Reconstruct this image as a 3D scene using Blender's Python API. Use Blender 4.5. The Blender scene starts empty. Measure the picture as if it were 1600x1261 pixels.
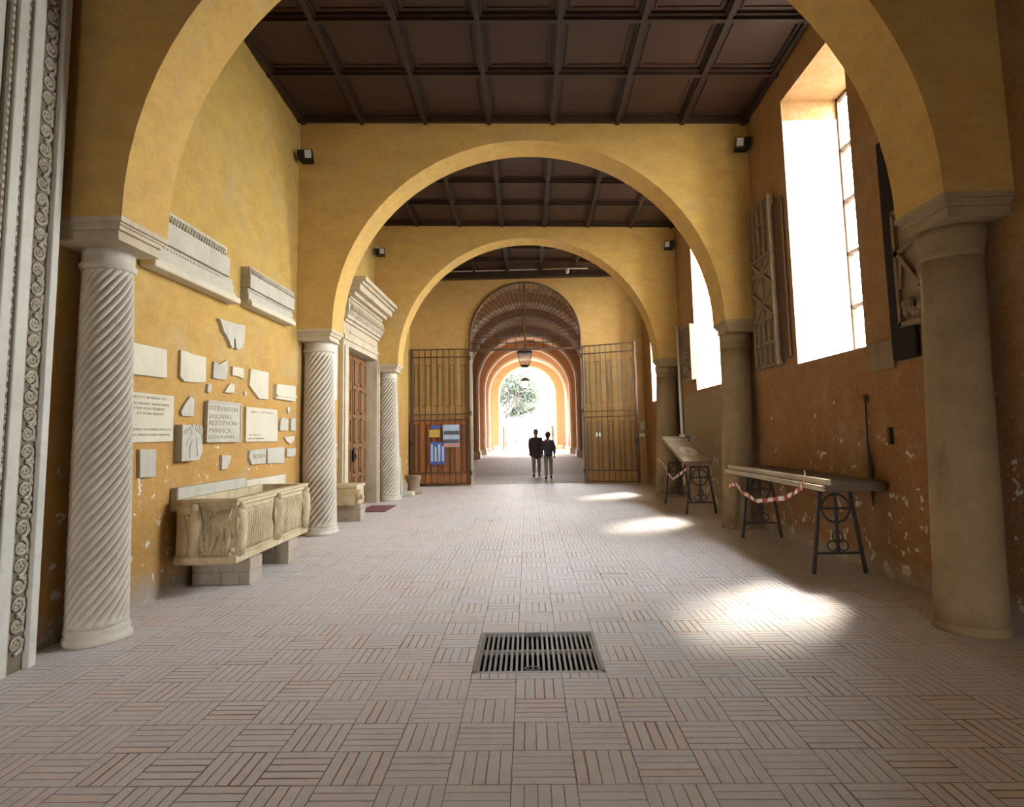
import bpy, math, random
from mathutils import Vector, Matrix
random.seed(7)
PI = math.pi
scene = bpy.context.scene
COL = scene.collection

# ------------------------------------------------------------------ camera numbers (measured from the photograph)
F, PITCH, YAW, ROLL, EYE = 942.852, .099, .024, -.019, 1.6
def cam_rows():
    c, s = math.cos(YAW), math.sin(YAW)
    R1 = Matrix(((c, s, 0), (-s, c, 0), (0, 0, 1)))
    c, s = math.cos(PITCH), math.sin(PITCH)
    R2 = Matrix(((1, 0, 0), (0, c, s), (0, -s, c)))
    return R2 @ R1
RM = cam_rows()
def ray(px, py):
    u, v = px - 800, py - 585
    c, s = math.cos(ROLL), math.sin(ROLL)
    x, y = c*u + s*v, -s*u + c*v
    return RM.transposed() @ Vector((x/F, 1, -y/F))
def hit(px, py, X=None, Y=None, Z=None):
    """point of the real plane X=, Y= or Z= that the photograph shows at this pixel"""
    d = ray(px, py)
    t = X/d.x if X is not None else (Y/d.y if Y is not None else (Z-EYE)/d.z)
    return Vector((0, 0, EYE)) + d*t

# ------------------------------------------------------------------ mesh builder
class MB:
    def __init__(s): s.v = []; s.f = []; s.m = []; s.cur = 0
    def add(s, vs, fs):
        n = len(s.v); s.v += [tuple(v) for v in vs]; s.f += [tuple(i+n for i in f) for f in fs]; s.m += [s.cur]*len(fs); return s
    def box(s, x0, x1, y0, y1, z0, z1):
        vs = [(x, y, z) for z in (z0, z1) for y in (y0, y1) for x in (x0, x1)]
        return s.add(vs, [(0,2,3,1),(4,5,7,6),(0,1,5,4),(2,6,7,3),(0,4,6,2),(1,3,7,5)])
    def hexa(s, b, t):      # four bottom, four top corners, same winding
        return s.add(list(b)+list(t), [(3,2,1,0),(4,5,6,7),(0,1,5,4),(1,2,6,5),(2,3,7,6),(3,0,4,7)])
    def prism(s, pts, d):   # polygon of 3-D points pushed along vector d
        n = len(pts); d = Vector(d); p = [Vector(q) for q in pts]
        fs = [tuple(range(n))[::-1], tuple(range(n, 2*n))] + [(i, (i+1) % n, n+(i+1) % n, n+i) for i in range(n)]
        return s.add(p + [q+d for q in p], fs)
    def tube(s, path, r, n=8, close=False):
        P = [Vector(p) for p in path]; m = len(P); vs = []
        rr = r if isinstance(r, (list, tuple)) else [r]*m
        up = None
        for i in range(m):
            if close: t = P[(i+1) % m] - P[i-1]
            else: t = P[min(i+1, m-1)] - P[max(i-1, 0)]
            t.normalize()
            if up is None: up = Vector((0, 0, 1)) if abs(t.z) < .9 else Vector((1, 0, 0))
            a = t.cross(up); 
            if a.length < 1e-4: a = t.cross(Vector((0, 1, 0)))
            a.normalize(); b = a.cross(t); up = b
            for k in range(n):
                q = 2*PI*k/n; vs.append(P[i] + (a*math.cos(q) + b*math.sin(q))*rr[i])
        fs = []
        for i in range(m if close else m-1):
            for k in range(n):
                j = (i+1) % m; fs.append((i*n+k, i*n+(k+1) % n, j*n+(k+1) % n, j*n+k))
        if not close: fs += [tuple(range(n))[::-1], tuple(range((m-1)*n, m*n))]
        return s.add(vs, fs)
    def bar(s, a, b, w, d=None):   # square bar from a to b
        a, b = Vector(a), Vector(b); t = (b-a).normalized(); d = d or w
        u = Vector((0, 0, 1)) if abs(t.z) < .9 else Vector((0, 1, 0))
        x = t.cross(u).normalized()*w/2; y = x.cross(t).normalized()*d/2
        return s.hexa([a-x-y, a+x-y, a+x+y, a-x+y], [b-x-y, b+x-y, b+x+y, b-x+y])
    def lathe(s, prof, c=(0, 0, 0), n=48, wob=0):
        vs = []; m = len(prof)
        for r, z in prof:
            for k in range(n):
                a = 2*PI*k/n; q = r*(1 + wob*math.sin(a*3+z*9)*random.random())
                vs.append((c[0]+q*math.cos(a), c[1]+q*math.sin(a), c[2]+z))
        fs = [(i*n+k, i*n+(k+1) % n, (i+1)*n+(k+1) % n, (i+1)*n+k) for i in range(m-1) for k in range(n)]
        fs += [tuple(range(n))[::-1], tuple(range((m-1)*n, m*n))]
        return s.add(vs, fs)
    def blob(s, c, rx, ry, rz, n=8, m=6):
        vs = []; fs = []
        for i in range(1, m):
            a = PI*i/m
            for k in range(n):
                b = 2*PI*k/n; vs.append((c[0]+rx*math.sin(a)*math.cos(b), c[1]+ry*math.sin(a)*math.sin(b), c[2]+rz*math.cos(a)))
        vs += [(c[0], c[1], c[2]+rz), (c[0], c[1], c[2]-rz)]; T = len(vs)-2
        for i in range(m-2):
            for k in range(n): fs.append((i*n+k, (i+1)*n+k, (i+1)*n+(k+1) % n, i*n+(k+1) % n))
        for k in range(n): fs.append((T, k, (k+1) % n)); fs.append((T+1, (m-2)*n+(k+1) % n, (m-2)*n+k))
        return s.add(vs, fs)
    def build(s, name, mat, parent=None, smooth=False, bevel=0, loc=None, auto=None):
        me = bpy.data.meshes.new(name)
        if loc is None:
            if parent is not None: loc = Vector((0, 0, 0))
            else:
                xs = list(zip(*s.v)); loc = Vector(((min(xs[0])+max(xs[0]))/2, (min(xs[1])+max(xs[1]))/2, min(xs[2])))
        loc = Vector(loc)
        off = world_loc(parent) + loc if parent is not None else loc
        me.from_pydata([tuple(Vector(v)-off) for v in s.v], [], s.f); me.update()
        mats = mat if isinstance(mat, (list, tuple)) else [mat]
        for q in mats: me.materials.append(q)
        for p, mi in zip(me.polygons, s.m): p.material_index = mi; p.use_smooth = smooth
        import bmesh
        bm = bmesh.new(); bm.from_mesh(me); bmesh.ops.recalc_face_normals(bm, faces=bm.faces); bm.to_mesh(me); bm.free()
        if auto: 
            try: me.set_sharp_from_angle(angle=auto)
            except Exception: pass
        o = bpy.data.objects.new(name, me); COL.objects.link(o); o.location = loc
        if parent is not None: o.parent = parent
        if bevel:
            b = o.modifiers.new('bevel', 'BEVEL'); b.width = bevel; b.segments = 2; b.limit_method = 'ANGLE'; b.angle_limit = .6
        return o
def world_loc(o):
    p = Vector((0, 0, 0))
    while o is not None: p = p + o.location; o = o.parent
    return p
def tag(o, label=None, cat=None, group=None, kind=None):
    if label: o['label'] = label
    if cat: o['category'] = cat
    if group: o['group'] = group
    if kind: o['kind'] = kind
    return o
def struct(o): o['kind'] = 'structure'; return o
def empty(name, loc, label, cat, group=None):
    o = bpy.data.objects.new(name, None); COL.objects.link(o); o.location = loc; o.empty_display_size = .1
    return tag(o, label, cat, group)
def copy_tree(o, dx=(0, 0, 0), parent=None):
    c = o.copy(); COL.objects.link(c)
    if parent is None: c.location = o.location + Vector(dx)
    else: c.parent = parent
    for ch in [q for q in list(bpy.data.objects) if q.parent == o]: copy_tree(ch, parent=c)
    return c

# ------------------------------------------------------------------ node helpers / materials
class NT:
    def __init__(s, name, rough=.8, spec=.3):
        s.mat = bpy.data.materials.new(name); s.mat.use_nodes = True; s.t = s.mat.node_tree
        s.b = s.t.nodes['Principled BSDF']; s.b.inputs['Roughness'].default_value = rough
        s.b.inputs['Specular IOR Level'].default_value = spec
        s.co = s.n('ShaderNodeTexCoord').outputs['Object']
        g = s.n('ShaderNodeNewGeometry'); s.pos = g.outputs['Position']
    def n(s, k, **kw):
        q = s.t.nodes.new(k)
        for a, b in kw.items(): setattr(q, a, b)
        return q
    def link(s, a, b): s.t.links.new(a, b)
    def put(s, sock, v):
        if hasattr(v, 'is_output') or isinstance(v, bpy.types.NodeSocket): s.link(v, sock)
        elif isinstance(v, tuple) and len(v) == 3 and sock.type == 'RGBA': sock.default_value = (*v, 1)
        else: sock.default_value = v
    def math(s, op, a, b=None, c=None):
        q = s.n('ShaderNodeMath', operation=op); s.put(q.inputs[0], a)
        if b is not None: s.put(q.inputs[1], b)
        if c is not None: s.put(q.inputs[2], c)
        return q.outputs[0]
    def noise(s, scale, detail=4, rough=.55, vec=None, stretch=None, dist=0):
        q = s.n('ShaderNodeTexNoise'); q.inputs['Scale'].default_value = scale; q.inputs['Detail'].default_value = detail
        q.inputs['Roughness'].default_value = rough; q.inputs['Distortion'].default_value = dist
        v = vec or s.pos
        if stretch:
            m = s.n('ShaderNodeMapping'); m.inputs['Scale'].default_value = stretch; s.link(v, m.inputs[0]); v = m.outputs[0]
        s.link(v, q.inputs['Vector']); return q.outputs[0]
    def ramp(s, x, stops):
        q = s.n('ShaderNodeValToRGB'); e = q.color_ramp.elements
        while len(e) < len(stops): e.new(.5)
        for k, (p, c) in enumerate(stops):
            e[k].position = p; e[k].color = (*c, 1) if isinstance(c, tuple) else (c, c, c, 1)
        s.link(x, q.inputs[0]); return q.outputs[0]
    def step(s, x, a, b): 
        q = s.n('ShaderNodeMapRange', interpolation_type='SMOOTHSTEP'); s.put(q.inputs[0], x)
        q.inputs[1].default_value = a; q.inputs[2].default_value = b; return q.outputs[0]
    def mix(s, f, a, b, mode='MIX'):
        q = s.n('ShaderNodeMix', data_type='RGBA', blend_type=mode); s.put(q.inputs[0], f); s.put(q.inputs[6], a); s.put(q.inputs[7], b); return q.outputs[2]
    def xyz(s, v=None):
        q = s.n('ShaderNodeSeparateXYZ'); s.link(v or s.pos, q.inputs[0]); return q.outputs
    def color(s, c): s.put(s.b.inputs['Base Color'], c)
    def rough(s, c): s.put(s.b.inputs['Roughness'], c)
    def bump(s, h, strength=.3, dist=.02):
        q = s.n('ShaderNodeBump'); q.inputs['Strength'].default_value = strength; q.inputs['Distance'].default_value = dist
        s.link(h, q.inputs['Height']); s.link(q.outputs[0], s.b.inputs['Normal'])

def plaster(name, top, low, chips=True, dirty=.35, zsplit=2.6, pale=None):
    m = NT(name, .85, .2); x, y, z = m.xyz()
    big = m.noise(.9, 5, .6); mid = m.noise(3.2, 5, .65, stretch=(1, 1, 1.6)); fine = m.noise(26, 4, .6); strk = m.noise(5, 3, .6, stretch=(1, 1, 7))
    zz = m.math('ADD', z, m.math('MULTIPLY', m.math('SUBTRACT', big, .5), 3.0))
    c = m.mix(m.step(zz, zsplit-1.1, zsplit+1.1), low, top)
    dk = tuple(v*.74 for v in low); c = m.mix(m.ramp(mid, [(.35, 0.), (.72, .55)]), c, dk)
    c = m.mix(m.math('MULTIPLY', m.ramp(m.noise(1.7, 6, .7, dist=.4), [(.52, 0.), (.68, 1.)]), dirty), c, (.40, .33, .22))
    c = m.mix(m.math('MULTIPLY', m.ramp(strk, [(.45, 0.), (.75, 1.)]), .18), c, tuple(min(1, v*1.25) for v in top))
    if pale:   # a bare, paler plaster field with its own ragged edge
        (y0, y1, z1, pc) = pale
        e = m.math('MULTIPLY', m.math('SUBTRACT', mid, .5), .5)
        k = m.math('MULTIPLY', m.step(m.math('ADD', y, e), y0, y0+.15), m.math('SUBTRACT', 1, m.step(m.math('ADD', y, e), y1, y1+.15)))
        k = m.math('MULTIPLY', k, m.math('SUBTRACT', 1, m.step(m.math('ADD', z, e), z1-.1, z1+.1)))
        c = m.mix(k, c, pc)
    c = m.mix(m.math('MULTIPLY', m.ramp(m.noise(2.4, 6, .72, stretch=(1, 1.6, .5), dist=.8), [(.54, 0.), (.66, 1.)]), dirty*.7), c, (.27, .25, .20))
    if chips:
        ch = m.noise(6.5, 5, .62, dist=.3)
        thr = m.math('ADD', .58, m.math('MULTIPLY', z, .05))
        k = m.step(m.math('SUBTRACT', ch, thr), 0, .012)
        k = m.math('MULTIPLY', k, m.math('SUBTRACT', 1, m.step(z, 1.6, 2.4)))
        c = m.mix(k, c, (.62, .58, .50))
        base = m.math('SUBTRACT', 1, m.step(m.math('ADD', z, m.math('MULTIPLY', mid, -.5)), -.2, .05))
        c = m.mix(m.math('MULTIPLY', base, .75), c, (.34, .31, .28))
    c = m.mix(m.math('MULTIPLY', m.ramp(fine, [(.4, 0.), (.8, 1.)]), .12), c, (.8, .7, .5))
    m.color(c); m.bump(m.math('ADD', m.math('MULTIPLY', big, .6), m.math('MULTIPLY', fine, .12)), .35, .03)
    return m.mat
def stone(name, a, b, vein=(.30, .27, .22), rough=.65, sc=3., bump=.25, dark=.5):
    m = NT(name, rough, .3)
    n1 = m.noise(sc, 6, .65, dist=.3); n2 = m.noise(sc*7, 4, .6); n3 = m.noise(sc*.6, 4, .7, stretch=(1, 1, .35))
    c = m.mix(m.ramp(n1, [(.3, 0.), (.7, 1.)]), a, b)
    c = m.mix(m.math('MULTIPLY', m.ramp(n3, [(.52, 0.), (.72, 1.)]), dark), c, vein)
    c = m.mix(m.math('MULTIPLY', m.ramp(n2, [(.55, 0.), (.75, 1.)]), .3), c, vein)
    m.color(c); m.bump(m.math('ADD', n1, m.math('MULTIPLY', n2, .5)), bump, .02); return m.mat
def plain(name, c, rough=.5, metal=0., spec=.4, var=.25):
    m = NT(name, rough, spec); m.b.inputs['Metallic'].default_value = metal
    n1 = m.noise(9, 4, .6)
    m.color(m.mix(m.math('MULTIPLY', m.ramp(n1, [(.35, 0.), (.7, 1.)]), var), c, tuple(v*.45 for v in c))); m.bump(n1, .1, .01); return m.mat
def wood(name, a, b, axis='z', rough=.55):
    m = NT(name, rough, .35); st = {'z': (9, 9, .7), 'x': (.7, 9, 9), 'y': (9, .7, 9)}[axis]
    n1 = m.noise(2.2, 5, .6, stretch=st, dist=.5); n2 = m.noise(.8, 3)
    c = m.mix(m.ramp(n1, [(.3, 0.), (.7, 1.)]), a, b); c = m.mix(m.math('MULTIPLY', m.ramp(n2, [(.4, 0.), (.7, 1.)]), .4), c, tuple(v*.6 for v in a))
    m.color(c); m.bump(n1, .15, .01); return m.mat

M = {}
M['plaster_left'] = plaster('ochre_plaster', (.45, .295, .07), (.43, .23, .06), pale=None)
M['plaster_right'] = plaster('shaded_ochre_plaster', (.33, .175, .065), (.27, .125, .045), pale=(10.6, 15.0, 2.45, (.26, .19, .115)))  # same paint as the left wall, shade of the window side mixed in
M['plaster_arch'] = plaster('arch_plaster', (.58, .37, .105), (.53, .295, .08), chips=False, dirty=.3)
M['plaster_end'] = plaster('end_plaster', (.50, .31, .10), (.45, .245, .075), chips=False, dirty=.2)
M['reveal'] = stone('glare_pale_reveal', (.80, .76, .66), (.74, .68, .56), (.6, .52, .38), .85, 2, .1, .2)  # paleness stands in for daylight glare on the reveals
M['marble'] = stone('column_marble', (.60, .55, .46), (.47, .42, .345), (.24, .21, .18), .55, 2.5, .3, .45)
M['imp'] = stone('impost_stone', (.56, .48, .35), (.46, .38, .27), (.22, .18, .13), .7, 3, .3)
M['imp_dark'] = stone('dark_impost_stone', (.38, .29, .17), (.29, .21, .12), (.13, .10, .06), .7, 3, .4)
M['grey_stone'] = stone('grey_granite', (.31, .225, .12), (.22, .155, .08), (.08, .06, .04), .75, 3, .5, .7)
M['frame'] = stone('portal_marble', (.62, .61, .54), (.52, .50, .44), (.32, .29, .23), .6, 2, .25, .35)
M['carve'] = stone('carved_marble', (.56, .52, .42), (.42, .37, .28), (.18, .15, .10), .7, 9, .6, .6)
M['carve_dark'] = stone('carving_ground', (.24, .20, .14), (.17, .14, .09), (.08, .06, .04), .8, 9, .5, .6)
M['slab'] = stone('slab_marble', (.60, .55, .43), (.51, .46, .35), (.42, .36, .26), .6, 3, .25, .35)
M['slab_g'] = stone('grey_slab', (.50, .47, .39), (.41, .38, .31), (.26, .23, .17), .65, 4, .3, .4)
M['travertine'] = stone('sarcophagus_stone', (.60, .50, .33), (.46, .36, .21), (.20, .13, .06), .65, 5, .8, .75)
M['brick_pale'] = stone('pale_masonry', (.42, .36, .28), (.34, .28, .21), (.20, .16, .12), .8, 5, .5)
M['relief'] = stone('relief_stone', (.30, .22, .135), (.21, .15, .09), (.10, .075, .05), .75, 6, .5, .55)
M['dark_slab'] = stone('dark_slab', (.16, .125, .09), (.11, .085, .06), (.05, .04, .03), .7, 6, .5, .5)
M['near_black'] = plain('shade_and_pit_black', (.018, .012, .010), .9)  # painted shade beside the broken relief; also lines the drain pit
M['ceil'] = wood('ceiling_panel', (.055, .024, .012), (.040, .017, .009), 'x', .6)
M['beam'] = wood('ceiling_beam', (.036, .018, .011), (.026, .013, .009), 'y', .5)
M['door'] = wood('door_wood', (.24, .12, .045), (.15, .07, .028), 'z', .5)
M['gate_wood'] = wood('gate_wood', (.42, .17, .05), (.34, .13, .04), 'z', .6)
M['iron'] = plain('wrought_iron', (.045, .035, .030), .5, .3)
M['iron_brown'] = plain('rusty_iron', (.11, .06, .035), .6, .3)
M['steel'] = plain('grate_steel', (.36, .35, .34), .42, .6)
M['black'] = plain('black_metal', (.012, .012, .013), .4, .2)
M['white'] = plain('white_enamel', (.75, .75, .72), .4, var=.05)
M['text'] = plain('cut_lettering', (.30, .25, .18), .9, var=.1)
M['mat_red'] = plain('red_doormat', (.22, .08, .075), .95)
M['white_trim'] = stone('white_travertine', (.84, .80, .72), (.74, .70, .62), (.5, .45, .38), .6, 3)
M['cream'] = stone('cream_wall', (.70, .52, .33), (.62, .44, .27), (.45, .32, .2), .8, 2)
M['paper'] = plain('paper', (.8, .8, .76), .8, var=.03)
M['blue'] = plain('poster_blue', (.06, .12, .40), .6, var=.4)
M['lblue'] = plain('poster_pale_blue', (.42, .55, .72), .6, var=.3)
M['yellow'] = plain('brass_plate', (.62, .42, .08), .4, var=.2)
M['photo'] = plain('photo_print', (.10, .11, .14), .6, var=.5)
M['red'] = plain('tape_red', (.50, .06, .05), .5, var=.1)
M['leaf'] = plain('tree_leaf', (.060, .070, .050), .9, spec=.05)
M['bark'] = plain('tree_bark', (.06, .05, .045), .9, spec=.05)
M['coat'] = plain('dark_coat', (.10, .07, .10), .9)
M['jacket'] = plain('navy_jacket', (.085, .085, .13), .9)
M['trouser'] = plain('grey_trousers', (.40, .38, .36), .9)
M['skin'] = plain('skin', (.52, .30, .21), .5, var=.1)
M['hair'] = plain('hair', (.045, .028, .018), .6)
M['hair2'] = plain('hair_light', (.30, .20, .11), .6)
M['pink'] = plain('pink_scarf', (.60, .28, .27), .8)
M['shoe'] = plain('shoe', (.02, .018, .016), .5)
M['lampglass'] = plain('lamp_glass', (.62, .62, .58), .3, var=.1)

def floor_mat():
    m = NT('basket_brick_floor', .5, .4); x, y, z = m.xyz()
    S = .30
    x2 = m.math('ADD', x, .11); y2 = m.math('ADD', y, .06)
    gx = m.math('DIVIDE', x2, S); gy = m.math('DIVIDE', y2, S)
    ix = m.math('FLOOR', gx); iy = m.math('FLOOR', gy); fx = m.math('SUBTRACT', gx, ix); fy = m.math('SUBTRACT', gy, iy)
    par = m.math('FLOORED_MODULO', m.math('ADD', ix, iy), 2)
    u = m.math('ADD', m.math('MULTIPLY', par, fx), m.math('MULTIPLY', m.math('SUBTRACT', 1, par), fy))
    v = m.math('ADD', m.math('MULTIPLY', par, fy), m.math('MULTIPLY', m.math('SUBTRACT', 1, par), fx))
    wob = m.math('MULTIPLY', m.math('SUBTRACT', m.noise(14, 2), .5), .03)
    bu = m.math('MULTIPLY', m.math('ADD', u, wob), 5); bi = m.math('FLOOR', bu); bf = m.math('SUBTRACT', bu, bi)
    du = m.math('MULTIPLY', m.math('MINIMUM', bf, m.math('SUBTRACT', 1, bf)), S/5)
    v2 = m.math('ADD', v, wob)
    dv = m.math('MULTIPLY', m.math('MINIMUM', v2, m.math('SUBTRACT', 1, v2)), S)
    d = m.math('MINIMUM', du, dv)
    cmb = m.n('ShaderNodeCombineXYZ'); m.put(cmb.inputs[0], ix); m.put(cmb.inputs[1], iy); m.put(cmb.inputs[2], bi)
    wn = m.n('ShaderNodeTexWhiteNoise', noise_dimensions='3D'); m.link(cmb.outputs[0], wn.inputs[0]); rnd = wn.outputs[0]
    gw = m.math('ADD', .0008, m.math('MULTIPLY', m.math('POWER', rnd, 3), .0045))
    gw = m.math('MULTIPLY', gw, m.math('ADD', .35, m.step(m.noise(.8, 3), .35, .7)))
    g = m.math('SUBTRACT', 1, m.step(m.math('SUBTRACT', d, gw), 0, .003))
    c = m.ramp(rnd, [(0, (.68, .61, .59)), (.35, (.62, .57, .56)), (.7, (.72, .63, .59)), (1, (.70, .55, .47))])
    c = m.mix(m.ramp(m.noise(1.1, 5, .65), [(.35, 0.), (.7, .75)]), c, (.64, .62, .64))
    c = m.mix(m.math('MULTIPLY', m.ramp(m.noise(9, 5, .7), [(.5, 0.), (.8, 1.)]), .5), c, (.42, .34, .29))
    c = m.mix(m.math('MULTIPLY', g, .85), c, (.09, .07, .06))
    m.color(c)
    h = m.math('ADD', m.math('MULTIPLY', m.math('SUBTRACT', 1, g), 1), m.math('ADD', m.math('MULTIPLY', rnd, .35), m.math('MULTIPLY', m.noise(18, 4), .5)))
    m.bump(h, .55, .006); m.rough(m.math('ADD', .42, m.math('MULTIPLY', m.noise(5, 3), .3)))
    return m.mat
M['floor'] = floor_mat()
def brick_mat():
    m = NT('red_brick', .85, .2); x, y, z = m.xyz()
    cmb = m.n('ShaderNodeCombineXYZ'); m.put(cmb.inputs[0], m.math('ADD', x, y)); m.put(cmb.inputs[1], z)
    b = m.n('ShaderNodeTexBrick'); m.link(cmb.outputs[0], b.inputs[0]); b.inputs['Scale'].default_value = 1
    b.inputs['Brick Width'].default_value = .28; b.inputs['Row Height'].default_value = .07; b.inputs['Mortar Size'].default_value = .006
    b.inputs['Color1'].default_value = (.58, .35, .21, 1); b.inputs['Color2'].default_value = (.52, .29, .17, 1); b.inputs['Mortar'].default_value = (.5, .38, .28, 1)
    m.color(b.outputs[0]); return m.mat
M['brick'] = brick_mat()
def pave_mat():
    m = NT('stone_paving', .7, .3); x, y, z = m.xyz()
    b = m.n('ShaderNodeTexBrick'); m.link(m.pos, b.inputs[0]); b.inputs['Scale'].default_value = 1
    b.inputs['Brick Width'].default_value = .5; b.inputs['Row Height'].default_value = .25; b.inputs['Mortar Size'].default_value = .01
    b.inputs['Color1'].default_value = (.44, .38, .33, 1); b.inputs['Color2'].default_value = (.36, .31, .27, 1); b.inputs['Mortar'].default_value = (.22, .19, .16, 1)
    m.color(m.mix(m.math('MULTIPLY', m.noise(2, 4), .4), b.outputs[0], (.5, .45, .4))); return m.mat
M['pave'] = pave_mat()
M['gravel'] = plain('pale_gravel', (.20, .19, .17), .9)
def glass_mat():
    m = bpy.data.materials.new('window_glass'); m.use_nodes = True; t = m.node_tree; t.nodes.clear()
    o = t.nodes.new('ShaderNodeOutputMaterial'); a = t.nodes.new('ShaderNodeBsdfTransparent'); g = t.nodes.new('ShaderNodeBsdfGlossy')
    g.inputs['Roughness'].default_value = .03; a.inputs[0].default_value = (.94, .95, .93, 1)
    f = t.nodes.new('ShaderNodeValue'); f.outputs[0].default_value = .05
    x = t.nodes.new('ShaderNodeMixShader'); t.links.new(f.outputs[0], x.inputs[0]); t.links.new(a.outputs[0], x.inputs[1]); t.links.new(g.outputs[0], x.inputs[2]); t.links.new(x.outputs[0], o.inputs[0])
    return m
M['glass'] = glass_mat()

def milk_mat():
    m = bpy.data.materials.new('frosted_lantern_glass'); m.use_nodes = True; t = m.node_tree; t.nodes.clear()
    o = t.nodes.new('ShaderNodeOutputMaterial'); a = t.nodes.new('ShaderNodeBsdfTransparent'); g = t.nodes.new('ShaderNodeBsdfTranslucent'); a.inputs[0].default_value = (.93, .94, .90, 1); g.inputs[0].default_value = (.9, .9, .86, 1)
    x = t.nodes.new('ShaderNodeMixShader'); x.inputs[0].default_value = .45; t.links.new(a.outputs[0], x.inputs[1]); t.links.new(g.outputs[0], x.inputs[2]); t.links.new(x.outputs[0], o.inputs[0]); return m
M['milk'] = milk_mat()
# ------------------------------------------------------------------ the setting
WL, WR = -3.82, 3.81
T = .9                                   # right wall thickness
PIERS = [5.04, 10.27, 15.40]
BACK = [-.19, -5.42]                     # piers behind the camera
HB, HK = .43, .19                        # cross wall reach before and behind the column axis
YE = 19.6
ZC = 7.6                                 # wall top
ZS, AR, AX = 3.41, 3.245, .026           # arch springing, radius, centre
GX0, GX1, GY0, GY1 = -.41, .49, 4.24, 5.07
# floor with the drain opening
fl = MB()
fl.box(WL-.3, WR+.2, -9, GY0, -.2, 0); fl.box(WL-.3, WR+.2, GY1, YE+.1, -.2, 0)
fl.box(WL-.3, GX0, GY0, GY1, -.2, 0); fl.box(GX1, WR+.2, GY0, GY1, -.2, 0)
struct(fl.build('floor', M['floor'], loc=(0, 0, 0)))
WIN = [ (7.66, .86), (12.72, .86), (17.55, .86)]
SILL, WTOP = 2.5, 6.38
rw = MB()
ys = [-9.0]
for c, h in WIN: ys += [c-h, c+h]
ys += [YE+.6]
for a, b in zip(ys[0::2], ys[1::2]): rw.box(WR, WR+T, a, b, 0, ZC)
for c, h in WIN: rw.box(WR, WR+T, c-h, c+h, 0, SILL); rw.box(WR, WR+T, c-h, c+h, WTOP, ZC)
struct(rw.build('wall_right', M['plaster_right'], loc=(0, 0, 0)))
DY0, DY1, DZ = 12.5, 14.9, 3.5
lw = MB()
for a, b in ((-9, 12.32), (15.02, YE+.6)): lw.box(WL-.6, WL, a, b, 0, ZC)
lw.box(WL-.6, WL, 12.32, 15.02, 3.7, ZC)
lw.box(WL-.6, WL-.38, 12.32, 15.02, 0, 3.7)
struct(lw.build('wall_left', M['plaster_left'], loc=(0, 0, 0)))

def arch_wall(name, x0, x1, y0, y1, zb, z1, cx, r, zs, mat, n=40, mats=None, rz=None):
    """wall with a round arch; below zs the opening keeps width 2r down to zb"""
    m = MB(); arc = [(cx - r*math.cos(PI*i/n), zs + (rz or r)*math.sin(PI*i/n)) for i in range(n+1)]
    for y, s in ((y0, 1), (y1, -1)):
        for i in range(n):
            a, b = arc[i], arc[i+1]
            m.add([(a[0], y, a[1]), (b[0], y, b[1]), (b[0], y, z1), (a[0], y, z1)], [(0, 1, 2, 3)])
        m.add([(x0, y, zs), (cx-r, y, zs), (cx-r, y, z1), (x0, y, z1)], [(0, 1, 2, 3)])
        m.add([(x1, y, zs), (cx+r, y, zs), (cx+r, y, z1), (x1, y, z1)], [(0, 1, 2, 3)])
        if zs > zb:
            m.add([(x0, y, zb), (cx-r, y, zb), (cx-r, y, zs), (x0, y, zs)], [(0, 1, 2, 3)])
            m.add([(x1, y, zb), (cx+r, y, zb), (cx+r, y, zs), (x1, y, zs)], [(0, 1, 2, 3)])
    m.cur = 1 if mats else 0
    for i in range(n):
        a, b = arc[i], arc[i+1]
        m.add([(a[0], y0, a[1]), (b[0], y0, b[1]), (b[0], y1, b[1]), (a[0], y1, a[1])], [(0, 1, 2, 3)])
    for X in (cx-r, cx+r):
        if zs > zb: m.add([(X, y0, zb), (X, y1, zb), (X, y1, zs), (X, y0, zs)], [(0, 1, 2, 3)])
    m.cur = 0
    for X0, X1 in ((x0, cx-r), (cx+r, x1)): m.add([(X0, y0, zb), (X1, y0, zb), (X1, y1, zb), (X0, y1, zb)], [(0, 1, 2, 3)])
    m.add([(x0, y0, z1), (x1, y0, z1), (x1, y1, z1), (x0, y1, z1)], [(0, 1, 2, 3)])
    for X in (x0, x1): m.add([(X, y0, zb), (X, y1, zb), (X, y1, z1), (X, y0, z1)], [(0, 1, 2, 3)])
    return struct(m.build(name, mats or mat, loc=(0, 0, 0)))
for k, yp in enumerate([BACK[1], BACK[0]] + PIERS):
    arch_wall('wall_cross_%d' % (k+1), WL-.02, WR+.02, yp-HB, yp+HK, ZS, ZC, AX, AR, ZS, M['plaster_arch'], rz=3.17)
arch_wall('wall_end', WL-.1, WR+.1, YE, YE+.55, 0, ZC, -.02, 1.83, 4.78, M['plaster_end'])

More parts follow.
